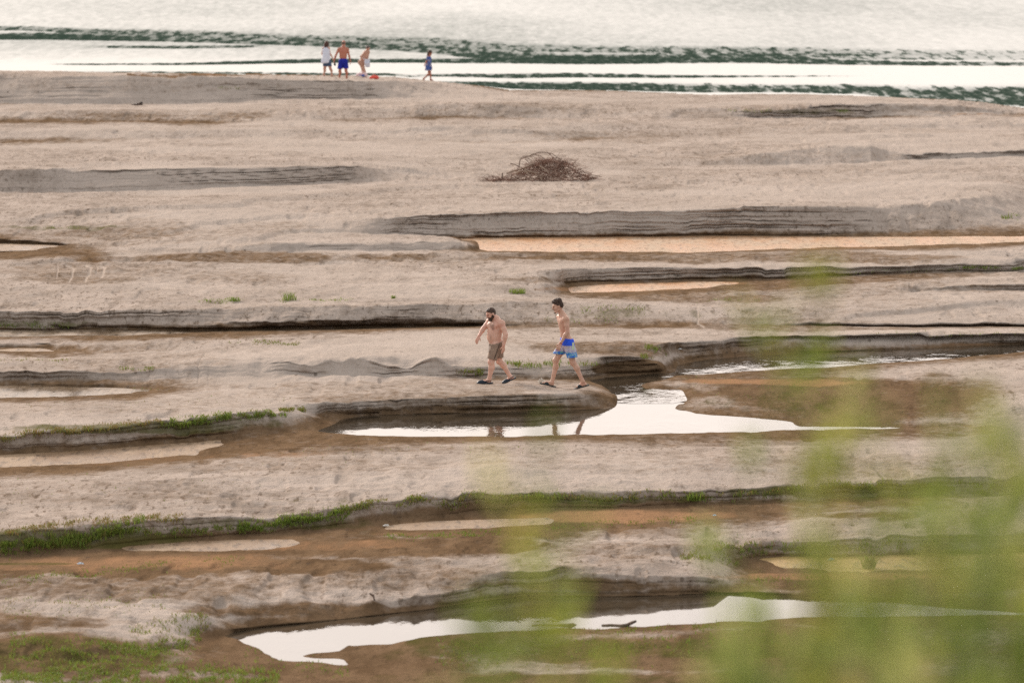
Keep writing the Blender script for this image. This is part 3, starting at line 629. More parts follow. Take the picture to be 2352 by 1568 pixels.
def hand(s, w, d, pn, side, curl=.5, sc=1.0):
    """w wrist, d finger direction, pn the way the palm looks, side = +1/-1: which way the thumb leaves"""
    d = unit(d); pn = unit(pn-np.dot(pn, d)*d); l = np.cross(d, pn)*side
    for i, (o, ln) in enumerate(zip((.030, .010, -.011, -.030), (.078, .086, .080, .062))):
        k = w+d*.088*sc+l*o*sc
        s.cone(w+d*.012*sc+l*o*.55*sc, k, .0155*sc, .0125*sc, .008)
        a = curl*(.6+.18*i); d1 = unit(d*math.cos(a)+pn*math.sin(a)); p1 = k+d1*ln*.5*sc+l*o*.12*sc
        d2 = unit(d*math.cos(a*2.0)+pn*math.sin(a*2.0)); p2 = p1+d2*ln*.45*sc
        s.cone(k, p1, .0105*sc, .0095*sc, .003); s.cone(p1, p2, .0095*sc, .0075*sc, .003)
    t0 = w+d*.026*sc+l*.024*sc; t1 = t0+unit(l*.8+d*.65+pn*.35)*.040*sc; t2 = t1+unit(l*.25+d*.95+pn*.35)*.034*sc
    s.cone(t0, t1, .0150*sc, .0115*sc, .010); s.cone(t1, t2, .0110*sc, .0085*sc, .003)
def leg(s, hip, kn, an, heel, toe, r=(.090, .058, .060, .040), back=(1, 0, 0), th=1.0, sc=1.0):
    back = np.array(back, float)
    r = A3(*r)*th
    s.cone(hip, hip*.55+kn*.45, r[0], r[0]*.90, .03); s.cone(hip*.55+kn*.45, kn, r[0]*.88, r[1], .03)
    s.ell(kn-back*.012, (r[1]*.92,)*3, None, .02)
    m1 = kn*.70+an*.30+back*.022
    s.cone(kn+back*.006, m1, r[1]*.86, r[2]*.98, .03); s.cone(m1, an*.92+kn*.08, r[2]*.92, r[3]*.95, .03)
    s.cone(an*.9+kn*.1, an, r[3]*.95, r[3], .02)
    d = unit(toe-heel); s.cone(an, heel*.8+toe*.2+A3(0, 0, .028*sc), .038*sc, .030*sc, .02)
    s.cone(heel+d*.035*sc+A3(0, 0, .030*sc), heel*.35+toe*.65+A3(0, 0, .030*sc), .032*sc, .036*sc, .02)
    s.cone(heel*.35+toe*.65+A3(0, 0, .026*sc), toe-d*.022*sc+A3(0, 0, .020*sc), .034*sc, .022*sc, .02)
    s.cone(an, heel*.40+toe*.60+A3(0, 0, .038*sc), .034*sc, .026*sc, .025)
def arm(s, sh, el, wr, r=(.056, .044, .042, .028), th=1.0):
    r = A3(*r)*th
    s.ell(sh, (r[0]*1.12,)*3, None, .04)
    s.cone(sh, sh*.5+el*.5, r[0]*.95, r[0]*.88, .03); s.cone(sh*.5+el*.5, el, r[0]*.86, r[1]*.92, .02)
    m1 = el*.72+wr*.28
    s.cone(el, m1, r[1]*.92, r[2]*1.05, .02); s.cone(m1, wr, r[2]*1.0, r[3], .02)

def shoe_solid(name, mat, parent, heel, toe, up, clog, lo, hi):
    s = Solid(lo, hi, .006)
    d = unit(toe-heel); up = unit(up-np.dot(up, d)*d); l = np.cross(up, d); ax = np.stack([d, l, up]); L_ = np.linalg.norm(toe-heel)
    q = lambda f, b, u: heel+d*f*L_+l*b+up*u
    for f0, f1, r0, r1 in ((.06, .5, .040, .036), (.5, .86, .038, .046), (.86, .96, .046, .034)):
        for u in (.004, .014):
            s.cone(q(f0, -.0, u), q(f1, 0, u), r0, r1, .01)
    s.cut(q(0, 0, .024), up); s.cut(q(0, 0, -.004), -up)
    if clog:
        s.ell(q(.66, 0, .026), (L_*.33, .053, .052), ax, .015)
        s.ell(q(.86, 0, .02), (L_*.15, .047, .040), ax, .02)
        for g in (-1, 1):
            s.cone(q(.50, g*.046, .045), q(.10, g*.034, .062), .010, .010, .01)
        s.cone(q(.10, -.034, .062), q(.10, .034, .062), .010, .010, .01)
        s.ell(q(.30, 0, .075), (L_*.22, .034, .05), ax, .01, 'sub')
    else:
        s.ell(q(.60, 0, .024), (L_*.19, .054, .055), ax, .008)
    s.cut(q(0, 0, -.004), -up)
    return s.mesh(name, mat, parent, 1)

M_SKIN_A = skin_mat('skin_fair', (.74, .455, .35), (.66, .385, .285), (.64, .29, .215),
    hair=[((-.10, -.14, 1.235), (.085, .09, .075), .55), ((-.075, -.17, 1.17), (.045, .06, .035), .6), ((-.12, -.15, 1.00), (.03, .06, .09), .30)])
M_SKIN_B = skin_mat('skin_tan', (.68, .41, .30), (.60, .345, .24), (.58, .27, .195))
M_SKIN_C = skin_mat('skin_sunburnt', (.50, .20, .13), (.44, .17, .11), (.50, .16, .11))
M_SKIN_D = skin_mat('skin_pale', (.58, .34, .26), (.52, .29, .21), (.55, .25, .19))
M_HAIR = simple_mat('dark_hair', (.026, .015, .010), (.10, .052, .030), 45, .55, .8, .008)
M_HAIR2 = simple_mat('brown_hair', (.045, .018, .010), (.09, .035, .018), 30, .55, .6, .01)
M_GREYHAIR = simple_mat('grey_hair', (.16, .12, .10), (.10, .08, .07), 30, .6, .5, .006)
M_EYE = simple_mat('eye', (.02, .012, .010), (.03, .02, .015), 30, .3, 0)
M_BROWN = simple_mat('brown_cloth', (.34, .235, .172), (.26, .176, .128), 14, .85, .5, .012)
M_TRIM = simple_mat('dark_trim', (.05, .030, .024), (.04, .025, .02), 14, .85, 0)
M_NAVY = simple_mat('navy_foam', (.010, .018, .030), (.016, .026, .042), 14, .5, .2, .004)
M_BLACKFOAM = simple_mat('black_foam', (.012, .018, .020), (.020, .028, .030), 14, .55, .2, .004)
M_BLUE = simple_mat('blue_cloth', (.010, .022, .34), (.006, .013, .24), 9, .8, .4, .015)
M_WHITE = simple_mat('white_cloth', (.74, .74, .80), (.64, .66, .76), 6, .85, .5, .02)
M_DENIM = simple_mat('denim', (.06, .10, .17), (.04, .07, .13), 12, .85, .3, .01)
M_REDCORD = simple_mat('red_cord', (.55, .06, .03), (.45, .04, .02), 20, .7, 0)
M_CHAIN = simple_mat('pale_cord', (.75, .70, .62), (.6, .55, .48), 20, .4, 0)

def print_mat(hem=.62, top=1.06):
    """swim shorts: blue yoke, a beige band of purple bars, blue and green leaves along the hem"""
    m = NB('printed_cloth'); v = m.coords()
    sx = m.n('ShaderNodeSeparateXYZ'); m.link(v, sx.inputs[0]); x, z = sx.outputs[0], sx.outputs[2]
    n = m.noise(v, 22, 3, .6); n2 = m.noise(v, 45, 2, .6)
    t = m.math('ADD', m.rng(z, hem, top), 0)
    tz = m.math('DIVIDE', m.math('SUBTRACT', z, hem), top-hem)
    blue = m.mix(n, (.012, .07, .62), (.02, .11, .85))
    bars = m.math('SINE', m.math('MULTIPLY', m.math('ADD', x, m.math('MULTIPLY', m.math('SUBTRACT', n, .5), .01)), 230))
    mid = m.mix(m.rng(bars, .2, .6), m.mix(n, (.70, .62, .56), (.76, .74, .70)), (.08, .07, .45))
    low = m.mix(m.rng(n2, .50, .57), m.mix(n, (.012, .10, .60), (.03, .20, .66)), m.mix(m.rng(n, .4, .6), (.12, .55, .36), (.62, .70, .62)))
    c = m.mix(m.rng(m.math('ADD', tz, m.math('MULTIPLY', m.math('SUBTRACT', n, .5), .10)), .28, .36), low, mid)
    tzz = m.math('ADD', tz, m.math('MULTIPLY', m.math('SUBTRACT', n, .5), .03))
    c = m.mix(m.rng(tzz, .60, .64), c, blue)
    m.base(c); m.rough(.8); m.link(m.bump(n, .4, .012), m.p.inputs['Normal']); return m.m
M_PRINT = print_mat()

def pxm_at(p): return F/(p.y*CP + (H-p.z)*SP)
class Fig:
    """a person read off an enlarged view: z0 = that view's corner (photo px), k = enlargement, o = the view's point between the feet"""
    def __init__(s, z0, k, o, label, back=0.0, lift=0.0):
        dx, dy = (z0[0]+o[0]/k)*.57422, (z0[1]+o[1]/k)*.57422
        s.root_p = ground_at(dx, dy); 
        if back: s.root_p.y += back; s.root_p.z = ground_z(s.root_p.x, s.root_p.y)
        s.root_p.z += lift
        s.s = .57422/(pxm_at(s.root_p)*k); s.o = o
        s.r = empty('person', s.root_p, label, 'person')
    def __call__(s, x, y, d=0.0): return A3((x-s.o[0])*s.s, d, (s.o[1]-y)*s.s)
    def ground(s, p): return ground_z(s.root_p.x+p[0], s.root_p.y+p[1])-s.root_p.z
    def plant(s, kn, an, heel, toe, tip=True):
        b = heel*.3+toe*.7
        dz = s.ground(toe if tip else b)-(toe[2] if tip else min(heel[2], toe[2])-.0)+.012
        dz = float(np.clip(dz, -.12, .12)); v = A3(0, 0, dz)
        return kn+v*.4, an+v, heel+v, toe+v
def frame(yaw_f):
    f = unit(yaw_f); u = A3(0, 0, 1); l = np.cross(u, f); return f, l, u
def hair_cap(P, hc, ax, sc, cutp, cutn, grow=(.010, .010, .012), top=None, vox=.006, mat=None):
    hl, hf, hu = ax
    s = Solid(hc-A3(.2, .2, .2), hc+A3(.2, .2, .22), vox); q = lambda l, f, u: hc+sc*(l*hl+f*hf+u*hu)
    s.ell(q(0, -.012, .022), (A3(.074, .097, .094)+A3(*grow))*sc, ax, .01)
    if top:
        for (l, f, u), r in top: s.ell(q(l, f, u), A3(*r)*sc, ax, .03)
    s.cut(q(0, *cutp), cutn[0]*hf+cutn[1]*hu)
    o = s.mesh('hair', mat or M_HAIR, P, 1); c_ = np.zeros(len(o.data.vertices)*3, np.float32); o.data.vertices.foreach_get('co', c_); c_ = c_.reshape(-1, 3)
    d_ = c_-hc; d_ /= np.linalg.norm(d_, axis=1)[:, None]; w_ = fbm(c_[:, 0]*70+c_[:, 2]*25, c_[:, 1]*70-c_[:, 2]*40, 3, 77)*(.022 if top and len(top) > 1 else .008)
    o.data.vertices.foreach_set('co', (c_+d_*w_[:, None]).astype(np.float32).ravel()); o.data.update(); return o
def eyes(P, q, sc, ax):
    for g in (-1, 1):
        s = Solid(q(g*.030, .088, .010)-.03, q(g*.030, .088, .010)+.03, .003)
        s.ell(q(g*.030, .0835, .011), A3(.013, .008, .006)*sc, ax, .001); s.mesh('eye', M_EYE, P, 0)

# ---- the stocky man in brown shorts
g = Fig((1860, 1190), 4.2375, (530, 1455), 'stocky bearded man in brown shorts and navy clogs walking on the sand')
f, l, u = frame((-.75, -.66, 0)); axb = np.stack([l, f, u])
s = Solid((-.56, -.55, -.12), (.50, .45, 1.80), .0065)
C = g(515, 480); Bl = g(510, 655)+f*.022; Pv = g(538, 775)
s.ell(C, (.180, .120, .175), axb, .05); s.ell(Bl, (.168, .145, .165), axb, .08); s.ell(Pv, (.165, .125, .13), axb, .06)
s.ell(g(508, 560), (.165, .130, .14), axb, .06)
for sg in (-1, 1):
    s.ell(C+f*.090+l*sg*.080+u*.020, (.082, .040, .060), axb, .03)
nb = g(530, 350, -.02); hc = g(442, 262, -.075); SL = g(622, 418, -.145); SR = g(415, 408, .14)
s.cone(nb, hc*.7+nb*.3, .070, .062, .03); s.cone(nb-u*.02, SL-u*.0, .062, .055, .06); s.cone(nb-u*.02, SR, .062, .055, .06)
hf = unit((-.80, -.42, -.43)); hu = unit(u-np.dot(u, hf)*hf); SC1 = 1.09
q, axh = head_solid(s, hc, hf, hu, SC1)
EL, WL = g(690, 600, -.20), g(655, 790, -.20); ER, WR = g(318, 515, .06), g(240, 640, -.05)
arm(s, SL, EL, WL, (.064, .052, .050, .033), 1.0); arm(s, SR, ER, WR, (.060, .050, .048, .032), 1.0)
hand(s, WL, (-.05, .05, -1), A3(-.6, .7, 0), np.sign(np.dot(np.cross(A3(-.05, .05, -1), A3(-.6, .7, 0)), A3(-.8, -.5, 0))), .30, 1.05)
hand(s, WR, (-.42, -.05, -.9), A3(.5, .7, -.3), np.sign(np.dot(np.cross(A3(-.42, -.05, -.9), A3(.5, .7, -.3)), A3(.8, -.5, 0))), .25, 1.05)
hipL, knL, anL, heL, toL = g(530, 800, -.095), g(447, 1082, -.14), g(412, 1395, -.12), g(447, 1446, -.11), g(250, 1446, -.16)
hipR, knR, anR, heR, toR = g(556, 800, .085), g(580, 1075, .10), g(772, 1335, .10), g(835, 1362, .11), g(668, 1440, .07)
knL, anL, heL, toL = g.plant(knL, anL, heL, toL); knR, anR, heR, toR = g.plant(knR, anR, heR, toR)
leg(s, hipL, knL, anL, heL, toL, (.098, .066, .066, .042)); leg(s, hipR, knR, anR, heR, toR, (.098, .066, .066, .042), back=(.8, 0, .6))
s.mesh('body', M_SKIN_A, g.r, 1); eyes(g.r, q, SC1, axh)
hair_cap(g.r, hc, axh, SC1, (.0, .004), (.74, -.67), (.003, .003, .006), top=[((0, .03, .072), (.055, .05, .033))])
b = Solid(hc-.2, hc+.2, .005)                      # beard
b.ell(q(0, .032, -.050), A3(.060, .061, .072)*SC1, axh, .02)
b.cone(q(-.016, .070, -.102), q(.016, .070, -.102), .026*SC1, .026*SC1, .02)
for sg in (-1, 1):
    b.cone(q(sg*.056, .0, -.050), q(sg*.022, .062, -.098), .023*SC1, .024*SC1, .02); b.cone(q(sg*.066, .012, -.01), q(sg*.058, .012, -.06), .014*SC1, .018*SC1, .02)
b.cone(q(-.018, .093, -.048), q(.018, .093, -.048), .009, .009, .01)
b.cut(q(0, .09, -.040), .42*hf+.90*hu) ; b.mesh('beard', simple_mat('beard', (.03, .018, .012), (.06, .034, .022), 60, .7, .5, .006), g.r, 1)
def shorts(P, lo, hi, pel, legs_, waist, mat, vox=.0065, k=.05, name='shorts', hollow=True):
    S_ = Solid(lo, hi, vox)
    for c, r, ax in pel: S_.ell(c, r, ax, k)
    base = S_.D.copy()
    for hip, mid, end, r0, r1, hn in legs_:
        T = Solid(lo, hi, vox); T.cone(hip, mid, r0, (r0+r1)/2, .02); T.cone(mid, end+unit(end-mid)*.06, (r0+r1)/2, r1, .02)
        if hollow: T.cone(end+unit(end-mid)*.08, end-unit(end-mid)*.03, r1*.90, r1*.86, .002, 'sub')
        T.cut(end, hn)
        h = np.maximum(k-np.abs(T.D-S_.D), 0)/k; S_.D = np.minimum(T.D, S_.D)-h*h*k/4
        S_.D = np.where(T.D > .1, np.minimum(S_.D, base), S_.D)
    S_.cut(waist[0], waist[1])
    return S_.mesh(name, mat, P, 1)
hemL = g(458, 1035, -.135); hemR = g(575, 1022, .095)
sh = shorts(g.r, (-.40, -.45, .2), (.45, .40, 1.1), [(Pv-u*.01, (.178, .142, .135), axb), (g(530, 730), (.168, .138, .10), axb)],
       [(hipL, hipL*.5+hemL*.5, hemL, .120, .104, hemL-hipL), (hipR, hipR*.5+hemR*.5, hemR, .118, .100, hemR-hipR)], (g(530, 742), unit((-.23, -.12, 1))), M_BROWN)
def tube(name, pts, rads, mat, parent=None, sides=6):
    pts = [np.array(p, float) for p in pts]; Vs = []; n = len(pts)
    if np.isscalar(rads): rads = [rads]*n
    for i, p in enumerate(pts):
        t = unit(pts[min(i+1, n-1)]-pts[max(i-1, 0)]); a = np.cross(t, A3(.3, .5, .81)); a = unit(a); b_ = np.cross(t, a)
        for j in range(sides):
            th = 2*math.pi*j/sides; Vs.append(p+rads[i]*(math.cos(th)*a+math.sin(th)*b_))
    Fs = [[i*sides+j, i*sides+(j+1) % sides, (i+1)*sides+(j+1) % sides, (i+1)*sides+j] for i in range(n-1) for j in range(sides)]
    if name is None: return Vs, Fs
    return mesh_np(name, Vs, Fs, mat, parent)
def on_surface(o, pts, off=.004):
    """project local points along +Y onto a mesh"""
    me = o.data; bv = BVHTree.FromPolygons([v.co for v in me.vertices], [p.vertices for p in me.polygons]); out = []
    for p in pts:
        h = bv.ray_cast(Vector((p[0], -2, p[2])), Vector((0, 1, 0)))
        out.append(A3(p[0], (h[0].y if h[0] else p[1])-off, p[2]))
    return out
tube('side_seam', on_surface(sh, [g(598-(98)*t, 735+280*t) for t in np.linspace(0, 1, 14)]), .006, M_TRIM, sh)
for e in ((402, 810), (408, 905)):
    tube('drawstring', [on_surface(sh, [g(428, 775)])[0], g((428+e[0])/2-6, (775+e[1])/2-12, -.20), g(e[0], e[1], -.19)], .005, M_TRIM, sh)
for he, to, nm in ((heL, toL, 'l'), (heR, toR, 'r')):
    d = unit(to-he); up = unit(A3(0, 0, 1)-d*d[2]); dn = up*.012
    shoe_solid('clog', M_NAVY, g.r, he-d*.02-dn, to+d*.045-dn, up, True, np.minimum(he, to)-.14, np.maximum(he, to)+.14)

# ---- the slim young man in printed shorts
g = Fig((2120, 1170), 3.8244, (520, 1475), 'slim young man in blue printed swim shorts and black slides walking on the sand')
f, l, u = frame((-.94, -.34, 0)); axb = np.stack([l, f, u])
s = Solid((-.58, -.50, -.14), (.60, .45, 2.02), .0068)
C = g(515, 470); Ab = g(533, 640); Pv = g(566, 765)
s.ell(C, (.158, .112, .185), axb, .05); s.ell(Ab, (.132, .098, .17), axb, .08); s.ell(Pv, (.150, .112, .13), axb, .06)
for sg in (-1, 1):
    s.ell(C+f*.082+l*sg*.070+u*.035, (.070, .030, .050), axb, .03)
nb = g(492, 345, -.0); hc = g(420, 222, -.03); SL = g(545, 412, -.155); SR = g(445, 402, .16)
s.cone(nb, hc*.6+nb*.4, .058, .052, .03); s.cone(nb-u*.03, SL, .052, .045, .06); s.cone(nb-u*.03, SR, .052, .045, .06)
hf = unit((-.94, -.24, -.24)); hu = unit(u-np.dot(u, hf)*hf); SC2 = 1.10
q, axh = head_solid(s, hc, hf, hu, SC2)
EL, WL = g(563, 605, -.215), g(466, 775, -.25); ER, WR = g(520, 590, .235), g(548, 760, .24)
arm(s, SL, EL, WL, (.053, .042, .042, .028)); arm(s, SR, ER, WR, (.050, .040, .040, .027))
hand(s, WL, (-.42, -.02, -.9), A3(.3, .9, -.1), np.sign(np.dot(np.cross(A3(-.42, -.02, -.9), A3(.3, .9, -.1)), A3(-1, 0, .3))), .35, 1.12)
hand(s, WR, (.1, .0, -1), A3(.3, -.9, 0), np.sign(np.dot(np.cross(A3(.1, 0, -1), A3(.3, -.9, 0)), A3(-1, 0, 0))), .35, 1.1)
hipL, knL, anL, heL, toL = g(590, 800, -.09), g(652, 1085, -.12), g(803, 1372, -.12), g(868, 1435, -.10), g(700, 1478, -.15)
hipR, knR, anR, heR, toR = g(548, 800, .085), g(392, 1055, .10), g(336, 1388, .09), g(366, 1450, .10), g(185, 1405, .05)
knL, anL, heL, toL = g.plant(knL, anL, heL, toL); 
zt = toR[2]-heR[2]; dz = float(np.clip(g.ground(heR)-heR[2]+.012, -.12, .12)); vv = A3(0, 0, dz); knR, anR, heR, toR = knR+vv*.4, anR+vv, heR+vv, toR+vv
leg(s, hipL, knL, anL, heL, toL, (.088, .060, .060, .040), back=(.8, 0, .5)); leg(s, hipR, knR, anR, heR, toR, (.088, .060, .060, .040))
s.mesh('body', M_SKIN_B, g.r, 1); eyes(g.r, q, SC2, axh)
hair_cap(g.r, hc, axh, SC2, (.0, .008), (.64, -.77), (.007, .008, .012), top=[((0, .040, .090), (.070, .058, .042)), ((0, -.02, .105), (.070, .075, .045))])
b = Solid(hc-.2, hc+.2, .004); b.ell(q(0, .078, -.108), A3(.024, .022, .020)*SC2, axh, .01)
b.mesh('beard', M_HAIR, g.r, 1)
b = Solid(hc-.2, hc+.2, .003); b.cone(q(-.018, .094, -.046), q(.018, .094, -.046), .006, .006, .01); b.mesh('moustache', M_HAIR, g.r, 0)
hemL = g(645, 1002, -.125); hemR = g(432, 962, .10)
sh = shorts(g.r, (-.40, -.45, .35), (.45, .42, 1.2), [(Pv, (.166, .136, .14), axb), (g(548, 720), (.142, .112, .08), axb)],
       [(hipL, hipL*.5+hemL*.5, hemL, .116, .112, unit((.12, 0, -1))), (hipR, hipR*.5+hemR*.5, hemR, .112, .110, unit((-.1, 0, -1)))], (g(540, 712), unit((.10, -.02, 1))), M_PRINT)
tube('waistband', on_surface(sh, [g(x, 722-(x-460)*.10) for x in np.linspace(470, 625, 16)], .002), .007, simple_mat('pale_blue_band', (.45, .60, .85), (.40, .55, .8), 10, .7, 0), sh)
side = []
for i, x in enumerate(np.linspace(640, 672, 6)):
    for j in range(12): side.append(g(x, 765+110*j/11+abs(x-656)*.5))
sp_ = on_surface(sh, side, .003)
mesh_np('side_panel', sp_, grid_faces(6, 12), simple_mat('cream_panel', (.62, .62, .48), (.45, .55, .36), 30, .8, 0), sh)
tx = bpy.data.curves.new('lettering', 'FONT'); tx.body = 'SUNSET'; tx.size = .062; tx.extrude = 0.0
to_ = bpy.data.objects.new('lettering', tx); COL.objects.link(to_)
dg = bpy.context.evaluated_depsgraph_get(); me = bpy.data.meshes.new_from_object(to_.evaluated_get(dg)); bpy.data.objects.remove(to_)
xs_ = [v.co.x for v in me.vertices]; w_ = max(xs_)
base = [A3(g(492, 848)[0]+v.co.x/w_*(g(632, 848)[0]-g(492, 848)[0]), 0, g(492, 848)[2]+v.co.y) for v in me.vertices]
for v, p in zip(me.vertices, on_surface(sh, base, .004)): v.co = p
me.materials.append(simple_mat('cream_print', (.66, .58, .50), (.6, .52, .45), 20, .8, 0))
lo_ = bpy.data.objects.new('lettering', me); COL.objects.link(lo_); lo_.parent = sh
br = g(456, 782, -.25); dv = unit(WL-EL); a1 = unit(np.cross(dv, A3(0, 1, .2))); a2 = np.cross(dv, a1)
tube('bracelet', [WL+dv*-.0+.034*(math.cos(t)*a1+math.sin(t)*a2) for t in np.linspace(0, 2*math.pi, 17)], .006, M_REDCORD, g.r)
nk = [nb+A3(0, 0, .012)+A3(.066*math.cos(t)-.012, .066*math.sin(t), -.018+.030*math.cos(t)) for t in np.linspace(0, 2*math.pi, 25)]
tube('necklace', nk, .004, M_CHAIN, g.r)
for he, to in ((heL, toL), (heR, toR)):
    d = unit(to-he); up = unit(A3(0, 0, 1)-d*d[2]); dn = up*.012
    shoe_solid('slide_sandal', M_BLACKFOAM, g.r, he-d*.025-dn, to+d*.035-dn, up, False, np.minimum(he, to)-.14, np.maximum(he, to)+.14)
MAN2 = g

# ---- the four people by the river
FZ, FK = (1230, 140), 7.84
def far_fig(o, label, back=2.0, z0=FZ, k=FK): return Fig(z0, k, o, label, back=back)
def simple_head(s, hc, fdir, pitch=0., sc=1.0):
    hf = unit(A3(fdir[0], fdir[1], -pitch)); hu = unit(A3(0, 0, 1)-hf[2]*hf); return (*head_solid(s, hc, hf, hu, sc), hf, hu)
def feet(g, an, fd, ln=.20):
    an = np.array(an, float); fd = unit(A3(fd[0], fd[1], 0)); gz = g.ground(an); a = A3(an[0], an[1], gz+.075)
    h = A3(an[0], an[1], gz+.004)-fd*.05; return a, h, h+fd*ln

# woman in a white top and denim shorts, seen from behind
g = far_fig((560, 1400), 'woman in loose white top and denim shorts standing by the river'); P = g.r
f, l, u = frame((.35, .94, 0)); axb = np.stack([l, f, u])
s = Solid((-.45, -.40, -.15), (.45, .40, 1.75), .010)
C = g(530, 600); Pv = g(555, 930); nb = g(560, 470); hc = g(550, 395)
s.ell(C, (.155, .11, .17), axb, .05); s.ell(g(540, 770), (.15, .115, .16), axb, .06); s.ell(Pv, (.165, .12, .12), axb, .05)
s.cone(nb, hc, .05, .05, .03); SL = g(450, 520, .03); SR = g(610, 515, -.03)
s.cone(nb, SL, .05, .045, .05); s.cone(nb, SR, .05, .045, .05)
q, axh, hf, hu = simple_head(s, hc, (.5, .85), .1)
arm(s, SR, g(650, 680, -.02), g(715, 800, .06), (.045, .036, .036, .026)); hand(s, g(715, 800, .06), (.35, .3, -.9), A3(-.8, .3, 0), 1, .4)
arm(s, SL, g(400, 690, .10), g(470, 800, .22), (.045, .036, .036, .026)); hand(s, g(470, 800, .22), (.6, .5, -.5), A3(0, -.6, -.6), 1, .5)
for hx, kx, ax_, dy in ((515, 480, 455, .0), (610, 665, 705, .04)):
    a_, h_, t_ = feet(g, g(ax_, 1390, dy), (.35, .94)); leg(s, g(hx, 960, 0), g(kx, 1170, dy), a_, h_, t_, (.085, .056, .056, .038))
s.mesh('body', M_SKIN_D, P, 1)
s = Solid((-.35, -.35, .4), (.35, .35, 1.5), .010)
s.ell(C, (.172, .125, .18), axb, .05); s.cone(g(540, 700), g(515, 930), .16, .20, .06); s.cone(C+u*.10-l*.08, C+u*.24-l*.08, .05, .035, .03); s.cone(C+u*.10+l*.08, C+u*.24+l*.08, .05, .035, .03)
s.cut(g(515, 985), unit((.1, 0, -1))); s.mesh('tank_top', M_WHITE, P, 1)
shorts(P, (-.35, -.35, .2), (.35, .35, 1.0), [(Pv, (.18, .135, .13), axb)], [(g(515, 960), g(505, 1020), g(495, 1085), .10, .10, A3(0, 0, -1)), (g(610, 960), g(625, 1020), g(640, 1085), .10, .10, A3(0, 0, -1))], (g(550, 880), A3(0, 0, 1)), M_DENIM, .010)
s = Solid(hc-.3, hc+.3, .010); s.ell(q(0, -.01, .025), (.10, .115, .115), axh, .02); s.ell(q(0, -.06, -.05), (.10, .07, .09), axh, .03); s.ell(q(.05, -.01, -.05), (.05, .06, .08), axh, .03); s.ell(q(-.05, -.01, -.05), (.05, .06, .08), axh, .03)
s.ell(q(0, .11, -.03), (.06, .06, .08), axh, .01, 'sub'); s.mesh('hair', M_HAIR2, P, 1)

# man in blue shorts, seen from behind
g = far_fig((1085, 1395), 'sunburnt man in royal blue shorts seen from behind by the river'); P = g.r; MANB = g
f, l, u = frame((.05, 1, 0)); axb = np.stack([l, f, u])
s = Solid((-.50, -.35, -.15), (.50, .40, 1.90), .010)
C = g(1085, 560); Pv = g(1082, 850); nb = g(1090, 420); hc = g(1098, 290, .04)
s.ell(C, (.185, .12, .17), axb, .06); s.ell(g(1082, 700), (.165, .12, .17), axb, .07); s.ell(Pv, (.165, .125, .12), axb, .05)
s.cone(nb, hc, .062, .058, .03); SL = g(945, 480); SR = g(1222, 485)
s.cone(nb-u*.01, SL, .062, .052, .06); s.cone(nb-u*.01, SR, .062, .052, .06)
q, axh, hf, hu = simple_head(s, hc, (.25, 1), .15, 1.04)
arm(s, SL, g(858, 660, -.03), g(795, 845, .02), (.056, .044, .044, .03)); hand(s, g(795, 845, .02), (-.1, .1, -1), A3(1, .2, 0), -1, .7)
arm(s, SR, g(1262, 660, -.03), g(1308, 850, .04), (.056, .044, .044, .03)); hand(s, g(1308, 850, .04), (.05, .1, -1), A3(-1, .2, 0), 1, .45)
for hx, kx, ax_, dy in ((1020, 975, 962, .05), (1145, 1175, 1192, -.02)):
    a_, h_, t_ = feet(g, g(ax_, 1390, dy), (0, 1), .23); leg(s, g(hx, 880, 0), g(kx, 1170, dy), a_, h_, t_, (.09, .06, .06, .04))
s.mesh('body', M_SKIN_C, P, 1)
shorts(P, (-.35, -.35, .2), (.35, .35, 1.1), [(Pv, (.185, .145, .15), axb)], [(g(1020, 880), g(1000, 980), g(978, 1095), .118, .115, A3(0, 0, -1)), (g(1145, 880), g(1160, 980), g(1172, 1085), .118, .112, A3(0, 0, -1))], (g(1082, 768), A3(0, 0, 1)), M_BLUE, .010)
s = Solid(hc-.2, hc+.2, .008); s.ell(q(0, -.02, .005), A3(.080, .098, .078), axh, .01); s.ell(q(0, .03, .07), (.07, .085, .06), axh, .02, 'sub'); s.cut(q(0, .02, 0), hf); s.mesh('hair', M_GREYHAIR, P, 1)
hp = g(815, 935, .03)+np.array(P.location)
po = empty('pouch', hp, 'small dark pouch held in the hand of the man in blue shorts', 'pouch')
s = Solid((-.12, -.12, -.12), (.12, .12, .12), .006); s.ell((0, 0, -.02), (.045, .03, .06), None, .01); s.ell((.02, 0, -.05), (.04, .03, .045), None, .03); s.mesh('bag_body', M_BLACKFOAM, po, 1)
tube('strap', [(-.02, 0, .02), (-.03, 0, .06), (-.01, 0, .085), (.01, 0, .06), (.012, 0, .02)], .006, M_BLACKFOAM, po)

# person leaning forward with a white towel
g = far_fig((1700, 1375), 'bare-shouldered person leaning forward and drying off with a white towel'); P = g.r; MANC = g
f, l, u = frame((.85, -.5, 0)); axb = np.stack([l, f, u])
s = Solid((-.45, -.40, -.15), (.45, .40, 1.75), .010)
Pv = g(1640, 890); C = g(1760, 640); nb = g(1815, 535); hc = g(1845, 450, -.04)
ax2 = np.stack([l, unit(np.cross(unit(C-Pv), l)), unit(C-Pv)])
s.ell(C, (.165, .12, .17), ax2, .06); s.ell(g(1705, 760), (.15, .12, .17), ax2, .07); s.ell(Pv, (.165, .14, .13), axb, .06)
s.cone(nb, hc, .055, .052, .03); SL = nb+l*.15-u*.05; SR = nb-l*.15-u*.05
s.cone(nb, SL, .055, .05, .05); s.cone(nb, SR, .055, .05, .05)
q, axh, hf, hu = simple_head(s, hc, (.75, -.5), .35)
arm(s, SR, g(1625, 700, -.16), g(1730, 830, -.20), (.048, .038, .038, .028)); hand(s, g(1730, 830, -.20), (.7, -.1, -.6), A3(-.3, .6, -.6), 1, .7)
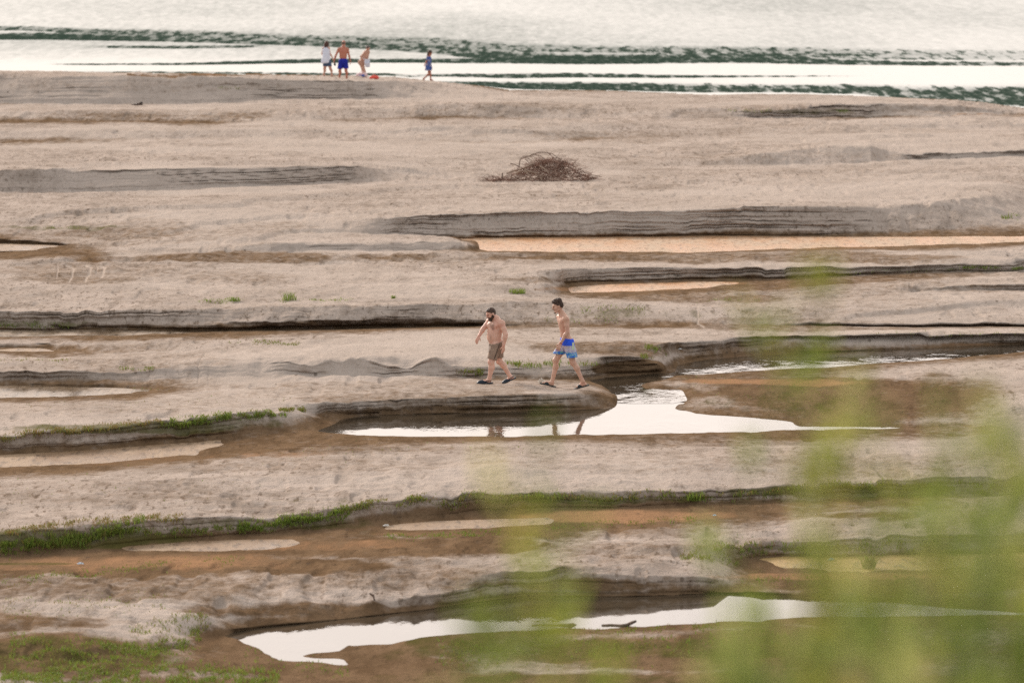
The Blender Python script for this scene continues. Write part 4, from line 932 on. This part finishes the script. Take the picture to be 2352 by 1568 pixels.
arm(s, SL, g(1850, 690, .12), g(1810, 830, .05), (.048, .038, .038, .028)); hand(s, g(1810, 830, .05), (-.2, -.3, -.9), A3(-.5, -.5, 0), 1, .7)
for hx, kx, ax_, dy in ((1650, 1690, 1672, .10), (1650, 1730, 1735, -.06)):
    a_, h_, t_ = feet(g, g(ax_, 1370, dy), (.85, -.5)); leg(s, g(hx, 920, dy*.6), g(kx, 1140, dy), a_, h_, t_, (.092, .060, .058, .040))
s.mesh('body', M_SKIN_D, P, 1)
shorts(P, (-.4, -.4, .2), (.4, .4, 1.1), [(Pv, (.172, .148, .135), axb)], [(g(1650, 920, .05), g(1660, 960, .06), g(1668, 985, .06), .105, .10, A3(.2, 0, -1)), (g(1650, 920, -.05), g(1670, 960, -.06), g(1680, 985, -.06), .105, .10, A3(.2, 0, -1))], (g(1650, 850), A3(.3, 0, 1)), simple_mat('flesh_swimsuit', (.48, .27, .19), (.44, .24, .17), 8, .8, .3), .010)
s = Solid(hc-.2, hc+.2, .008); s.ell(q(0, -.015, .028), A3(.080, .102, .098), axh, .01); s.ell(q(0, .10, -.02), (.075, .07, .09), axh, .02, 'sub'); s.cut(q(0, -.02, -.045), -hu); s.mesh('hair', M_GREYHAIR, P, 1)
tw = empty('towel', g(1800, 880, -.20)+np.array(P.location), 'white towel held in front of the legs of the leaning person', 'towel')
tv = []
for i in range(16):
    for j in range(16):
        a_, b_ = i/15, j/15
        x_ = (-.14+.30*a_)*(1-.35*b_)+.05*b_; z_ = .17-.36*b_-.04*math.sin(a_*3.1); y_ = -.04+.03*math.sin(a_*13+b_*4)+.02*math.sin(b_*9)
        tv.append((x_, y_, z_))
to2 = mesh_np('cloth', tv, grid_faces(16, 16), M_WHITE, tw); md = to2.modifiers.new('thickness', 'SOLIDIFY'); md.thickness = .012

# girl in a blue dress
g = far_fig((660, 1432), 'girl with long black hair in a blue dress walking along the shore', 1.0, (1640, 160), 8.711); P = g.r
f, l, u = frame((.92, -.38, 0)); axb = np.stack([l, f, u])
s = Solid((-.45, -.30, -.15), (.40, .30, 1.55), .009); k_ = .82
C = g(650, 660); Pv = g(640, 900); nb = g(648, 560); hc = g(685, 445)
s.ell(C, (.115, .085, .13), axb, .05); s.ell(g(645, 780), (.11, .085, .12), axb, .05); s.ell(Pv, (.115, .095, .10), axb, .05)
s.cone(nb, hc, .040, .040, .03); SL = nb+l*.11-u*.03; SR = nb-l*.11-u*.03
s.cone(nb, SL, .04, .035, .04); s.cone(nb, SR, .04, .035, .04)
q, axh, hf, hu = simple_head(s, hc, (.9, -.35), .35, .92)
arm(s, SL, g(690, 790, .08), g(745, 960, .04), (.033, .028, .028, .021)); hand(s, g(745, 960, .04), (.1, 0, -1), A3(-1, 0, 0), 1, .4, .8)
arm(s, SR, g(560, 740, -.12), g(505, 830, -.10), (.033, .028, .028, .021)); hand(s, g(505, 830, -.10), (-.3, 0, -.9), A3(.8, .5, 0), 1, .4, .8)
a_, h_, t_ = feet(g, g(702, 1400, -.04), (.92, -.38), .17); leg(s, g(655, 930, -.05), g(690, 1180, -.05), a_, h_, t_, (.062, .044, .044, .030), sc=.8)
a_, h_, t_ = g(478, 1330, .05), g(440, 1345, .05), g(480, 1425, .03)
leg(s, g(645, 930, .05), g(640, 1200, .05), a_, h_, t_, (.062, .044, .044, .030), back=(0, 0, 1), sc=.8)
s.mesh('body', M_SKIN_C, P, 1)
m = NB('blue_print_cloth'); v = m.coords(); n_ = m.noise(v, 7, 3, .6)
m.base(m.mix(m.rng(n_, .5, .62), m.mix(n_, (.05, .09, .36), (.03, .10, .30)), (.40, .34, .40))); m.rough(.85)
s = Solid((-.35, -.35, .3), (.35, .35, 1.3), .009); s.ell(C, (.13, .10, .14), axb, .04); s.cone(g(640, 720), g(622, 1060), .115, .165, .05); s.cone(nb-u*.03, SL, .05, .05, .04); s.cone(nb-u*.03, SR, .05, .05, .04)
s.cone(SR, SR*.4+g(560, 740, -.12)*.6, .045, .05, .03); s.cut(g(640, 1055), unit((.05, 0, -1))); s.cut(g(650, 570), unit((.3, 0, 1))); s.mesh('dress', m.m, P, 1)
s = Solid(hc-A3(.3, .3, .5), hc+.3, .009); s.ell(q(0, -.015, .03), (.082, .105, .10), axh, .02); s.cone(q(0, -.08, .0), g(610, 590, .0), .065, .06, .04); s.cone(g(610, 590), g(562, 735, .0), .062, .03, .03)
s.ell(q(0, .10, -.03), (.07, .07, .09), axh, .02, 'sub'); s.mesh('hair', M_HAIR, P, 1)

# what lies beside them
def bag(pxl, pyl, back, dims, mat, label, name, cat, marks=None):
    p = ground_at(pxl, pyl); p.y += back; p.z = ground_z(p.x, p.y)
    e = empty(name, p, label, cat); w, d, h = dims
    s = Solid((-w, -d, -.05), (w, d, h*1.8), .008)
    s.ell((0, 0, h*.5), (w*.52, d*.5, h*.55), None, .02); s.ell((-w*.25, 0, h*.45), (w*.28, d*.5, h*.5), None, .05); s.ell((w*.27, 0, h*.5), (w*.26, d*.48, h*.56), None, .05)
    s.cut((0, 0, 0), (0, 0, -1)); o = s.mesh('bag_body', mat, e, 2)
    for a in (-1, 1):
        tube('handle', [(-w*.2, a*d*.15, h*.92), (-w*.16, a*d*.2, h*1.25), (0, a*d*.2, h*1.36), (w*.16, a*d*.2, h*1.25), (w*.2, a*d*.15, h*.92)], .008, mat, e)
    if marks:
        pts = on_surface(o, [(-w*.22+w*.5*i/9, 0, h*(.25+.45*j/5)) for i in range(10) for j in range(6)], .006)
        mesh_np('print', pts, grid_faces(10, 6), marks, e)
    return e
zz = lambda x, y: ((FZ[0]+x/FK)*.57422, (FZ[1]+y/FK)*.57422)
m = NB('blue_marks'); v = m.coords(); n_ = m.noise(v, 9, 2); m.base(m.mix(m.rng(n_, .46, .54), (.62, .42, .44), (.05, .12, .42))); m.rough(.7)
bag(*zz(1668, 1392), 1.2, (.47, .24, .19), simple_mat('pink_bag', (.66, .42, .42), (.70, .56, .56), 6, .7, .3, .02), 'pale pink beach bag with blue marks at the feet of the person with the towel', 'beach_bag', 'beach bag', m.m)
bag(*zz(2060, 1392), 1.2, (.38, .22, .15), simple_mat('red_bag', (.80, .07, .035), (.72, .12, .09), 8, .6, .3, .02), 'bright red beach bag lying on the sand beside the pink bag', 'beach_bag', 'beach bag')

# ------------------------------------------------------------------ brushwood heap and driftwood
M_WOOD = simple_mat('driftwood', (.27, .185, .14), (.15, .10, .075), 12, .85, .5, .01)
M_TWIG = simple_mat('twig_bark', (.34, .20, .145), (.16, .092, .066), 5, .9, .3, .01)
M_PALEWOOD = simple_mat('pale_wood', (.38, .28, .21), (.28, .20, .15), 10, .85, .4, .01)
bp = ground_at(1240, 415); be = empty('brush_pile', bp, 'heap of tangled brown brushwood stranded on the pale sand', 'brush pile')
kb = 1/(pxm_at(bp)*4.9/.57422*1.0)
def bz(x, y, d=0.0):     # enlarged view (1920,590) x4.9
    return A3(((1920+x/4.9)*.57422-1240)/pxm_at(bp), d, (415.5-(590+y/4.9)*.57422)/pxm_at(bp))
def arc(p0, p1, sag, n=8, j=.02):
    p0, p1 = np.array(p0), np.array(p1); sg = rng.normal(0, 1, 3)*.3+A3(0, 0, 1)
    return [p0+(p1-p0)*t+sg*sag*4*t*(1-t)+rng.normal(0, j, 3) for t in np.linspace(0, 1, n)]
BR = [([(760,390),(765,310),(780,240),(850,200),(930,175),(1040,130),(1130,98),(1200,90),(1290,97),(1410,118),(1500,190),(1600,250)],.020,.05),
      ([(780,215),(850,175),(950,165),(1030,180),(1100,215)],.012,.1),([(585,303),(650,310),(760,360),(860,420)],.018,-.3),
      ([(520,480),(640,435),(820,390),(900,350),(1050,270)],.034,-.55),([(690,480),(760,435),(830,425),(900,450),(970,520),(990,570)],.032,-.75),
      ([(620,600),(700,560),(800,540),(900,545)],.026,-.8),([(1150,330),(1220,370),(1300,430),(1340,470)],.034,-.7),([(1180,540),(1195,590),(1195,665)],.034,-.85),
      ([(1130,525),(1250,525),(1340,500),(1400,470)],.026,-.8),([(860,400),(960,440),(1100,470)],.036,-.7),([(430,600),(430,500),(440,480)],.03,-.4),([(610,500),(615,600)],.02,-.5),
      ([(240,545),(255,600),(230,660)],.016,-.3),([(1900,480),(2000,470),(2130,510),(2300,560)],.014,-.1),([(1600,260),(1750,320),(1880,400)],.016,.1),([(500,650),(800,640),(1000,660)],.022,-.9),
      ([(1040,140),(1200,180),(1290,240)],.010,.1),([(880,220),(940,280),(960,300)],.010,0),([(930,200),(1000,260)],.010,0),([(1330,110),(1400,170),(1440,240)],.010,.1)]
for pts, r, d in BR:
    P3 = [bz(x, y, d+rng.normal(0, .04)) for x, y in pts]
    tube('branch', P3, [r*(1-.55*i/len(P3)) for i in range(len(P3))], M_PALEWOOD if r > .03 else M_WOOD, be)
TV, TF = [], []
def add_tube(pts, r):
    v_, f_ = tube(None, pts, [r*(1-.6*i/len(pts)) for i in range(len(pts))], None, None, 4); o = len(TV); TV.extend(v_); TF.extend([[a+o for a in q_] for q_ in f_])
prof = np.array([(120,655),(300,635),(420,610),(620,585),(800,480),(950,370),(1150,285),(1320,260),(1500,265),(1700,315),(1850,370),(1920,450),(1990,520),(2150,580),(2280,640)], float)
for i in range(1000):
    x = rng.uniform(150, 2260) if rng.random() < .3 else np.clip(rng.normal(1350, 360), 300, 2100); top = np.interp(x, prof[:, 0], prof[:, 1]); y = rng.uniform(top, 662) if rng.random() < .75 else top+rng.uniform(-8, 25)
    dd = (1-((y-660)/(top-665))*.6)*rng.uniform(-1, 1)*.95 if top < 655 else rng.uniform(-.4, .4)
    p0 = bz(x, y, dd*min(1, (665-top)/250)); a = rng.normal(0, .45) + (math.pi if rng.random() < .5 else 0); ln = rng.uniform(.15, .55)
    p1 = p0+A3(math.cos(a)*ln, rng.normal(0, .2), math.sin(a)*ln*.7); p1[2] = max(p1[2], .01); p0[2] = max(p0[2], .01)
    add_tube(arc(p0, p1, rng.normal(.02, .05), 5, .01), rng.uniform(.004, .011))
tag(mesh_np('twigs', TV, TF, M_TWIG, be), None)

def driftwood(label, pts, rads, zoom, k, base_px, mat=M_WOOD, name='driftwood', cat='driftwood', dz=.02):
    p = ground_at(*base_px); p.z = max(p.z, 0)
    pm = pxm_at(p); e = []
    for i, (x, y) in enumerate(pts):
        e.append(A3(((zoom[0]+x/k)*.57422-base_px[0])/pm, .0+.05*math.sin(i*1.7), (base_px[1]-(zoom[1]+y/k)*.57422)/pm))
    o = tube(name, e, rads, mat, None, 8); o.location = p+Vector((0, 0, dz)); return tag(o, label, cat)
zs3, k3 = (2100, 2430), 3.36
driftwood('straight thin stick lying in the shallows of the near pool', [(90,245),(280,250),(450,250),(620,240),(650,243),(700,252)], [.012,.018,.022,.032,.030,.010], zs3, k3, (1318, 1437.5), name='stick', cat='stick', dz=0.0)
driftwood('bent stick with one raised end at the edge of the near pool', [(1035,245),(1150,242),(1290,240),(1370,225),(1430,205),(1495,182)], [.026,.024,.024,.026,.026,.018], zs3, k3, (1432, 1436.5), name='stick', cat='stick', dz=0.0)
driftwood('small dark stump with two stubs on the far dune', [(760,430),(900,410),(1050,400),(1160,395),(1120,330),(1150,320)], [.05,.08,.10,.09,.07,.04], (440, 380), 9.046, (314, 243.3), M_HAIR, name='stump', cat='driftwood', dz=.02)
driftwood('thin crooked stick on brown mud left of the near pool', [(1700,1160),(1716,1172),(1722,1190)], [.012,.018,.012], (0, 1366), 2.2969*.5, (502, 1474), name='stick', cat='stick', dz=.02)

# scraps of litter
def scrap(px, py, size, cols, label, tall=.5):
    p = ground_at(px, py); vs = []; n = 7
    for i in range(n):
        for j in range(n):
            a, b_ = i/(n-1)-.5, j/(n-1)-.5
            vs.append((a*size*2+rng.normal(0, size*.12), b_*size*1.4+rng.normal(0, size*.12), size*tall*(.3+rng.random()*.9)*(1-2.2*max(abs(a), abs(b_))**2)))
    o = mesh_np('litter', vs, grid_faces(n, n), simple_mat('litter_'+str(int(px)), cols, tuple(c*.85 for c in cols), 20, .6, 0), None, False)
    o.location = p+Vector((0, 0, .015)); md = o.modifiers.new('thickness', 'SOLIDIFY'); md.thickness = .006
    return tag(o, label, 'litter')
scrap(1243, 882, .07, (.66, .58, .48), 'crumpled whitish scrap in front of the foremost slide sandal', 1.6)
scrap(1909, 1289, .05, (.25, .55, .72), 'tiny light blue scrap on the mustard silt', .8)
scrap(1563, 804, .035, (.75, .74, .72), 'tiny white scrap on the brown bank above the stream pool', .8)
scrap(185, 1300, .05, (.62, .68, .74), 'pale scrap on the orange mud at the left edge', .7)
scrap(886, 1210, .05, (.78, .74, .68), 'white scrap at the tip of the pale film of water', .7)
scrap(1641, 1185, .03, (.45, .62, .75), 'tiny bluish scrap on brown mud under the grassy bank', .7)

# ------------------------------------------------------------------ grass and weeds
def leaf_mat(name, cols, trans=.35):
    m = NB(name); h = m.attr('hue'); r = m.n('ShaderNodeValToRGB'); m.link(h, r.inputs[0])
    e = r.color_ramp.elements; e[0].color = (*cols[0], 1); e[1].color = (*cols[-1], 1)
    for i, c in enumerate(cols[1:-1]):
        q_ = e.new((i+1)/(len(cols)-1)); q_.color = (*c, 1)
    m.base(r.outputs[0]); m.rough(.6); m.p.inputs['Specular IOR Level'].default_value = .25
    t = m.n('ShaderNodeBsdfTranslucent'); m.link(r.outputs[0], t.inputs[0]); mx = m.n('ShaderNodeMixShader'); mx.inputs[0].default_value = trans
    m.link(m.p.outputs[0], mx.inputs[1]); m.link(t.outputs[0], mx.inputs[2])
    m.link(mx.outputs[0], m.t.nodes['Material Output'].inputs[0]); return m.m
M_GRASS = leaf_mat('grass_blades', [(.25, .165, .06), (.21, .18, .05), (.18, .205, .04), (.16, .24, .035), (.25, .34, .05)])
class Blades:
    def __init__(s): s.V, s.F, s.h, s.n = [], [], [], 0
    def blades(s, p, ht, wd, hue, lean=.5):
        """p (n,3) roots -> bent three-point blades"""
        n = len(p); a = rng.uniform(0, 2*math.pi, n); b = rng.uniform(0, 2*math.pi, n)
        H_ = ht*rng.uniform(.5, 1.25, n); ln = lean*rng.uniform(.2, 1.3, n)*H_; W_ = wd*rng.uniform(.6, 1.3, n)
        sx, sy = np.cos(a)*W_/2, np.sin(a)*W_/2; dx, dy = np.cos(b)*ln, np.sin(b)*ln
        z0 = np.zeros(n)
        P = np.stack([np.stack([p[:, 0]-sx, p[:, 1]-sy, p[:, 2]-.01], -1), np.stack([p[:, 0]+sx, p[:, 1]+sy, p[:, 2]-.01], -1),
                      np.stack([p[:, 0]+sx*.8+dx*.4, p[:, 1]+sy*.8+dy*.4, p[:, 2]+H_*.6], -1), np.stack([p[:, 0]-sx*.8+dx*.4, p[:, 1]-sy*.8+dy*.4, p[:, 2]+H_*.6], -1),
                      np.stack([p[:, 0]+dx, p[:, 1]+dy, p[:, 2]+H_*(1-.25*lean)], -1)], 1)
        o = s.n+np.arange(n)[:, None]*5
        s.F.append(np.concatenate([np.stack([o[:, 0], o[:, 0]+1, o[:, 0]+2], -1), np.stack([o[:, 0], o[:, 0]+2, o[:, 0]+3], -1), np.stack([o[:, 0]+3, o[:, 0]+2, o[:, 0]+4], -1)]))
        hh = np.clip(hue*.9+rng.normal(-.06, .24, n), 0, 1); s.V.append(P.reshape(-1, 3)); s.h.append(np.repeat(hh, 5)); s.n += 5*n
    def build(s, name, parent=None): return mesh_np(name, np.concatenate(s.V), np.concatenate(s.F), M_GRASS, parent, False, dict(hue=np.concatenate(s.h)))
def ground_many(px, py):
    j = np.clip(np.searchsorted(pxs, px), 0, NC-1); i = np.clip(np.round((py-pys[0])/1.7).astype(int), 0, NR-1)
    return np.stack([GX[i, j], GY[i, j], GZ[i, j]], -1)+np.stack([rng.uniform(-.02, .02, len(px)), rng.uniform(-.15, .15, len(px)), np.zeros(len(px))], -1)*1.0
def strip(B, line, half, n, ht, hue, wd=.013, patch=.42, lean=.75):
    ht = ht*.85; n = int(n*(.75 if line[0][0] < 900 else .55))
    a = np.array(line, float); t = rng.uniform(0, 1, n*3); L_ = np.concatenate([[0], np.cumsum(np.hypot(*np.diff(a, axis=0).T))]); L_ /= L_[-1]
    x = np.interp(t, L_, a[:, 0]); y = np.interp(t, L_, a[:, 1])+rng.normal(0, .5, n*3)*half
    # grows in clumps
    q = fbm(x/22, y/7, 3, int(a[0, 0])+int(a[0, 1])+5)+.35*fbm(x/6, y/3, 2, 9); k_ = (q > np.quantile(q, patch)) & (y < 1630)
    x, y = x[k_][:n], y[k_][:n]; hgt = ht*(.6+.8*np.clip(q[k_][:n]+.4, 0, 1))
    p = ground_many(x, y); w = p[:, 2] > .004; p = p[w]
    B.blades(p, hgt[w]*.66, wd, hue, lean)
B = Blades()
#   line, half height, blades, height, hue 0 straw .. 1 fresh green
for ln, hf_, n, ht, hue in [
 ([(0,1258),(120,1245),(230,1225),(330,1205)],16,5200,.13,.75),([(0,1225),(200,1200),(330,1190),(420,1192)],9,2200,.08,.25),([(330,1222),(450,1218),(560,1212)],9,1400,.08,.62),
 ([(545,1210),(640,1200),(730,1188),(800,1178)],12,3600,.12,.85),([(780,1172),(880,1158),(980,1150)],10,1500,.08,.5),([(980,1160),(1180,1148),(1400,1142)],12,2600,.08,.38),
 ([(1060,1146),(1300,1140)],7,700,.10,.8),([(1400,1140),(1620,1136),(1800,1128)],11,2200,.09,.5),([(1575,1143),(1600,1142),(1625,1143)],5,260,.15,.9),([(1800,1118),(1920,1110),(2050,1112)],10,1500,.11,.6),([(2050,1125),(2352,1105)],14,1600,.09,.45),
 ([(0,1003),(150,990),(300,978),(380,972)],9,2400,.08,.25),([(370,974),(450,968),(530,962)],9,1900,.11,.78),([(540,965),(600,958),(660,952)],9,1100,.10,.72),([(640,945),(700,938)],6,500,.10,.45),
 ([(0,1340),(200,1318),(420,1295),(560,1288)],12,900,.06,.6),([(880,1235),(1000,1230),(1150,1222)],9,900,.06,.66),([(1250,1212),(1450,1200),(1600,1192)],8,800,.06,.55),
 ([(0,1565),(200,1552),(420,1556),(640,1570)],30,9000,.10,.72),([(20,1490),(180,1500),(330,1500),(460,1470)],28,3800,.09,.70),([(300,1445),(400,1432),(480,1420)],16,520,.08,.55),([(440,1450),(480,1444)],8,110,.10,.7),
 ([(0,1400),(200,1390),(380,1380)],30,500,.06,.5),([(560,1500),(800,1545)],22,420,.06,.8),([(1000,1500),(1300,1490),(1700,1485),(2200,1470)],40,4200,.09,.55),([(1176,1458),(1400,1448),(1650,1440)],6,900,.09,.5),
 ([(1640,1258),(1800,1255),(1950,1254),(2150,1250)],16,2600,.11,.6),([(1560,1268),(1640,1282),(1700,1292)],7,700,.08,.5),([(1700,1330),(2000,1335),(2300,1330)],12,1100,.08,.55),
 ([(0,742),(100,744),(160,740)],9,420,.08,.75),([(1330,712),(1400,715),(1480,710)],10,420,.08,.7),([(1250,735),(1420,735)],10,280,.08,.6),([(1600,690),(1750,686)],3,160,.06,.75),
 ([(2200,616),(2260,613),(2352,614)],4,700,.10,.9),([(1900,625),(2200,620)],4,160,.08,.8),([(430,694),(560,692)],3,220,.08,.85),([(640,692),(820,692)],3,200,.08,.85),
 ([(525,790),(600,786),(690,790)],4,380,.07,.55),([(0,828),(160,825)],8,200,.07,.5),([(270,845),(360,846)],4,160,.08,.7),([(1040,850),(1110,858)],7,420,.12,.6),
 ([(1160,838),(1230,842),(1290,838)],6,700,.16,.72),([(1300,840),(1400,836)],5,220,.12,.65),([(1480,800),(1530,815)],6,260,.14,.6),([(1470,820),(1500,825)],4,160,.12,.6),([(1560,880),(1900,900),(2200,905)],30,500,.05,.6),
 ([(2000,770),(2352,762)],6,200,.07,.6),([(1905,254),(1960,255)],2.5,160,.22,.8),([(1670,253),(1780,254)],2,160,.2,.6),([(2300,497),(2352,494)],4,260,.14,.75),([(490,205),(550,207)],3,90,.16,.6),([(100,520),(250,520)],3,120,.08,.6),
 ([(0,1130),(600,1110)],40,120,.05,.6),([(600,1040),(1200,1030)],22,90,.05,.75),([(200,890),(420,895)],4,60,.06,.4),([(0,940),(300,930),(700,915)],16,140,.05,.5)]:
    strip(B, ln, hf_, n, ht, hue)
tag(B.build('grass'), None, None, None, 'stuff')

def tuft(px, py, n, ht, spread, hue, label, name='grass_tuft', cat='grass tuft', wd=.012, lean=.6):
    p0 = ground_at(px, py); B_ = Blades(); r_ = spread*np.sqrt(rng.uniform(0, 1, n)); a = rng.uniform(0, 6.283, n)
    B_.blades(np.stack([r_*np.cos(a), r_*np.sin(a), np.zeros(n)], -1), ht, wd, hue, lean); o = B_.build(name); o.location = p0; tag(o, label, cat)
tuft(1995, 1304, 150, .26, .11, .62, 'dark green rush clump standing alone on the mustard silt', 'rush_clump', 'rush clump', .011, .75)
tuft(1188, 673, 160, .15, .22, .85, 'yellowish green grass tuft on the tip of the pale sand tongue')
tuft(664, 691, 90, .24, .18, .9, 'tallest bright green grass tuft on the pale sand left of the walkers')
tuft(539, 694, 110, .11, .14, .95, 'low round green grass tuft on pale sand above the dark undercut bank')
tuft(1597, 1145, 120, .17, .16, .9, 'bright green grass tuft at the foot of the lower grassy bank')
tuft(905, 691, 50, .09, .07, .95, 'smallest lone green grass tuft on pale sand behind the stocky man')

rng = np.random.default_rng(5)
# ------------------------------------------------------------------ willow shoots on the near bank, far out of focus
M_WILLOW = leaf_mat('willow_leaves', [(.34, .30, .065), (.27, .32, .06), (.09, .14, .025), (.30, .36, .085), (.50, .46, .18)], .55)
M_STEM = simple_mat('green_stem', (.13, .15, .05), (.10, .10, .04), 20, .7, 0)
def leaves(P, D, ln, wd):
    """boat-shaped leaves: roots P, directions D"""
    n = len(P); D = D/np.linalg.norm(D, axis=1)[:, None]; r = rng.normal(0, 1, (n, 3)); S_ = np.cross(D, r); S_ /= np.linalg.norm(S_, axis=1)[:, None]; N = np.cross(S_, D)
    Lh, Wh = ln[:, None], wd[:, None]; q = [P, P+D*Lh*.35+S_*Wh*.5+N*Wh*.12, P+D*Lh*.35-S_*Wh*.5+N*Wh*.12, P+D*Lh*.72+S_*Wh*.36, P+D*Lh*.72-S_*Wh*.36, P+D*Lh-N*Lh*.08, P+D*Lh*.4-N*Wh*.05]
    V_ = np.stack(q, 1).reshape(-1, 3); o = np.arange(n)[:, None]*7
    tri = np.array([[0, 1, 6], [0, 6, 2], [1, 3, 6], [6, 4, 2], [3, 5, 6], [6, 5, 4]])
    return V_, (o[:, :, None]+tri[None]).reshape(-1, 3)
def shoot(px, py, dist, label, dens=1.0, leafL=.075, group='blurred willow shoots in the near foreground'):
    dist = dist*1.22; tip = at_dist(px, py, dist); bx, by = tip.x+rng.normal(0, .05), tip.y+rng.uniform(-.1, .35)
    root = Vector((bx, by, bank_z(bx, by)-.05)); e = empty('willow_shoot', root, label, 'willow shoot', group)
    tp = np.array(tip-root); Hh = tp[2]; bend = A3(rng.normal(0, .06), rng.normal(0, .06), 0)
    axis = lambda t: np.multiply.outer(np.asarray(t, float), tp) + np.multiply.outer(np.sin(np.pi*np.asarray(t, float)), bend)
    tube('stem', [axis(t) for t in np.linspace(0, 1, 9)], [.0055-.0045*t for t in np.linspace(0, 1, 9)], M_STEM, e, 5)
    Ps, Ds = [], []
    vis = min(1.0, 1.15/max(Hh, .3)); n = int(min(Hh, 1.15)/.036*dens); nodes = rng.uniform(0, 1, max(4, n//3)); t = 1-vis*np.clip(nodes[rng.integers(0, len(nodes), n)]+rng.normal(0, .018, n), 0, 1)**1.1
    a = rng.uniform(0, 6.283, n); up = np.clip(t, .3, 1)
    Ps.append(axis(t)); Ds.append(np.stack([np.cos(a), np.sin(a), 1.25+.9*(t > .96)+rng.normal(0, .35, n)], -1))
    for k_ in range(int(rng.integers(2, 5)*min(dens, 1.6))):       # side twigs
        t0 = 1-vis*rng.uniform(.12, .85); p0 = axis(t0); an = rng.uniform(0, 6.283); ln = min(rng.uniform(.10, .30), max(.05, (1-t0)*Hh*.95)); d = unit((math.cos(an)*.55, math.sin(an)*.55, 1))
        tube('twig', [p0, p0+d*ln*.5, p0+d*ln+A3(0, 0, .01)], [.0025, .0018, .0008], M_STEM, e, 4)
        m_ = int(ln/.026*dens**.5); tt = rng.uniform(.1, 1, m_); a = rng.uniform(0, 6.283, m_)
        Ps.append(p0+d*ln*tt[:, None]); Ds.append(np.stack([np.cos(a), np.sin(a), 1.1+rng.normal(0, .3, m_)], -1)+d*.4)
    Ps, Ds = np.concatenate(Ps), np.concatenate(Ds); n = len(Ps)
    Vl, Fl = leaves(Ps, Ds, leafL*rng.uniform(.6, 1.25, n), leafL*.30*rng.uniform(.7, 1.3, n))
    mesh_np('foliage', Vl, Fl, M_WILLOW, e, True, dict(hue=np.repeat(np.clip(rng.uniform(.1, .9)+rng.normal(0, .2, n), 0, 1), 7)))
LT = 'thin blurred willow shoot rising to the middle of the view on the right'
LF = 'faint single willow shoot in front of the grassy bank right of centre'
LD = 'dense blurred willow shoot filling the lower right corner'
LB = 'short blurred leafy shoot along the bottom edge'
for px, py, d, dn in [(1885,640,7.6,.55),(1955,900,7.4,.6),(2225,940,6.8,.8),(2310,1000,6.6,1.0),(2160,960,7.0,.7),(1872,800,8.2,.5),(1915,980,7.4,.9),(1755,790,7.2,.35),(1690,860,8.4,.30),(2000,830,7.2,.5),(2060,930,8.0,.7),(2130,880,8.4,.4),(2190,880,7.2,.8),(2245,800,7.6,.6),(2285,900,6.4,1.0),(2335,930,7.0,1.2),(1735,1050,7.8,.5),(1840,1030,7.0,.7)]:
    shoot(px, py, d, LT, dn)
for px, py, d, dn in [(1252,1010,7.2,.40),(1290,1020,7.8,.28),(1120,1085,6.6,.55),(1165,1110,7.4,.30),(1010,1330,7.6,.4),(1200,1180,7.0,.35)]:
    shoot(px, py, d, LF, dn)
for i in range(26):
    px = 1690+740*((i+.5)/26)**.85+rng.uniform(-25, 25); tp_ = np.interp(px, [1680, 1850, 2100, 2400], [1250, 1120, 1020, 960])+rng.uniform(0, 320)
    shoot(px, tp_, rng.uniform(7.0, 10.5), LD, rng.uniform(.45, 1.0))
for i in range(11):
    shoot(1880+54*i+rng.uniform(-20, 20), rng.uniform(1180, 1430), rng.uniform(6.0, 8.0), LD, rng.uniform(.8, 1.4))
for px, py, d, dn in [(1085,1450,6.3,1.7),(1130,1430,6.6,1.6),(1190,1470,7.2,1.4),(1250,1455,7.0,1.5),(960,1510,7.2,1.0),(1340,1430,7.5,.8),(1400,1340,7.6,.4),(1480,1440,7.2,.8),(1560,1380,7.6,.6),(1620,1250,8.0,.5),(1650,1330,7.0,1.0),(1540,1480,6.4,1.2),(1430,1500,6.6,1.3),(1040,1540,6.5,1.2),(1660,1440,6.3,1.4)]:
    shoot(px, py, d, LB, dn*.75)
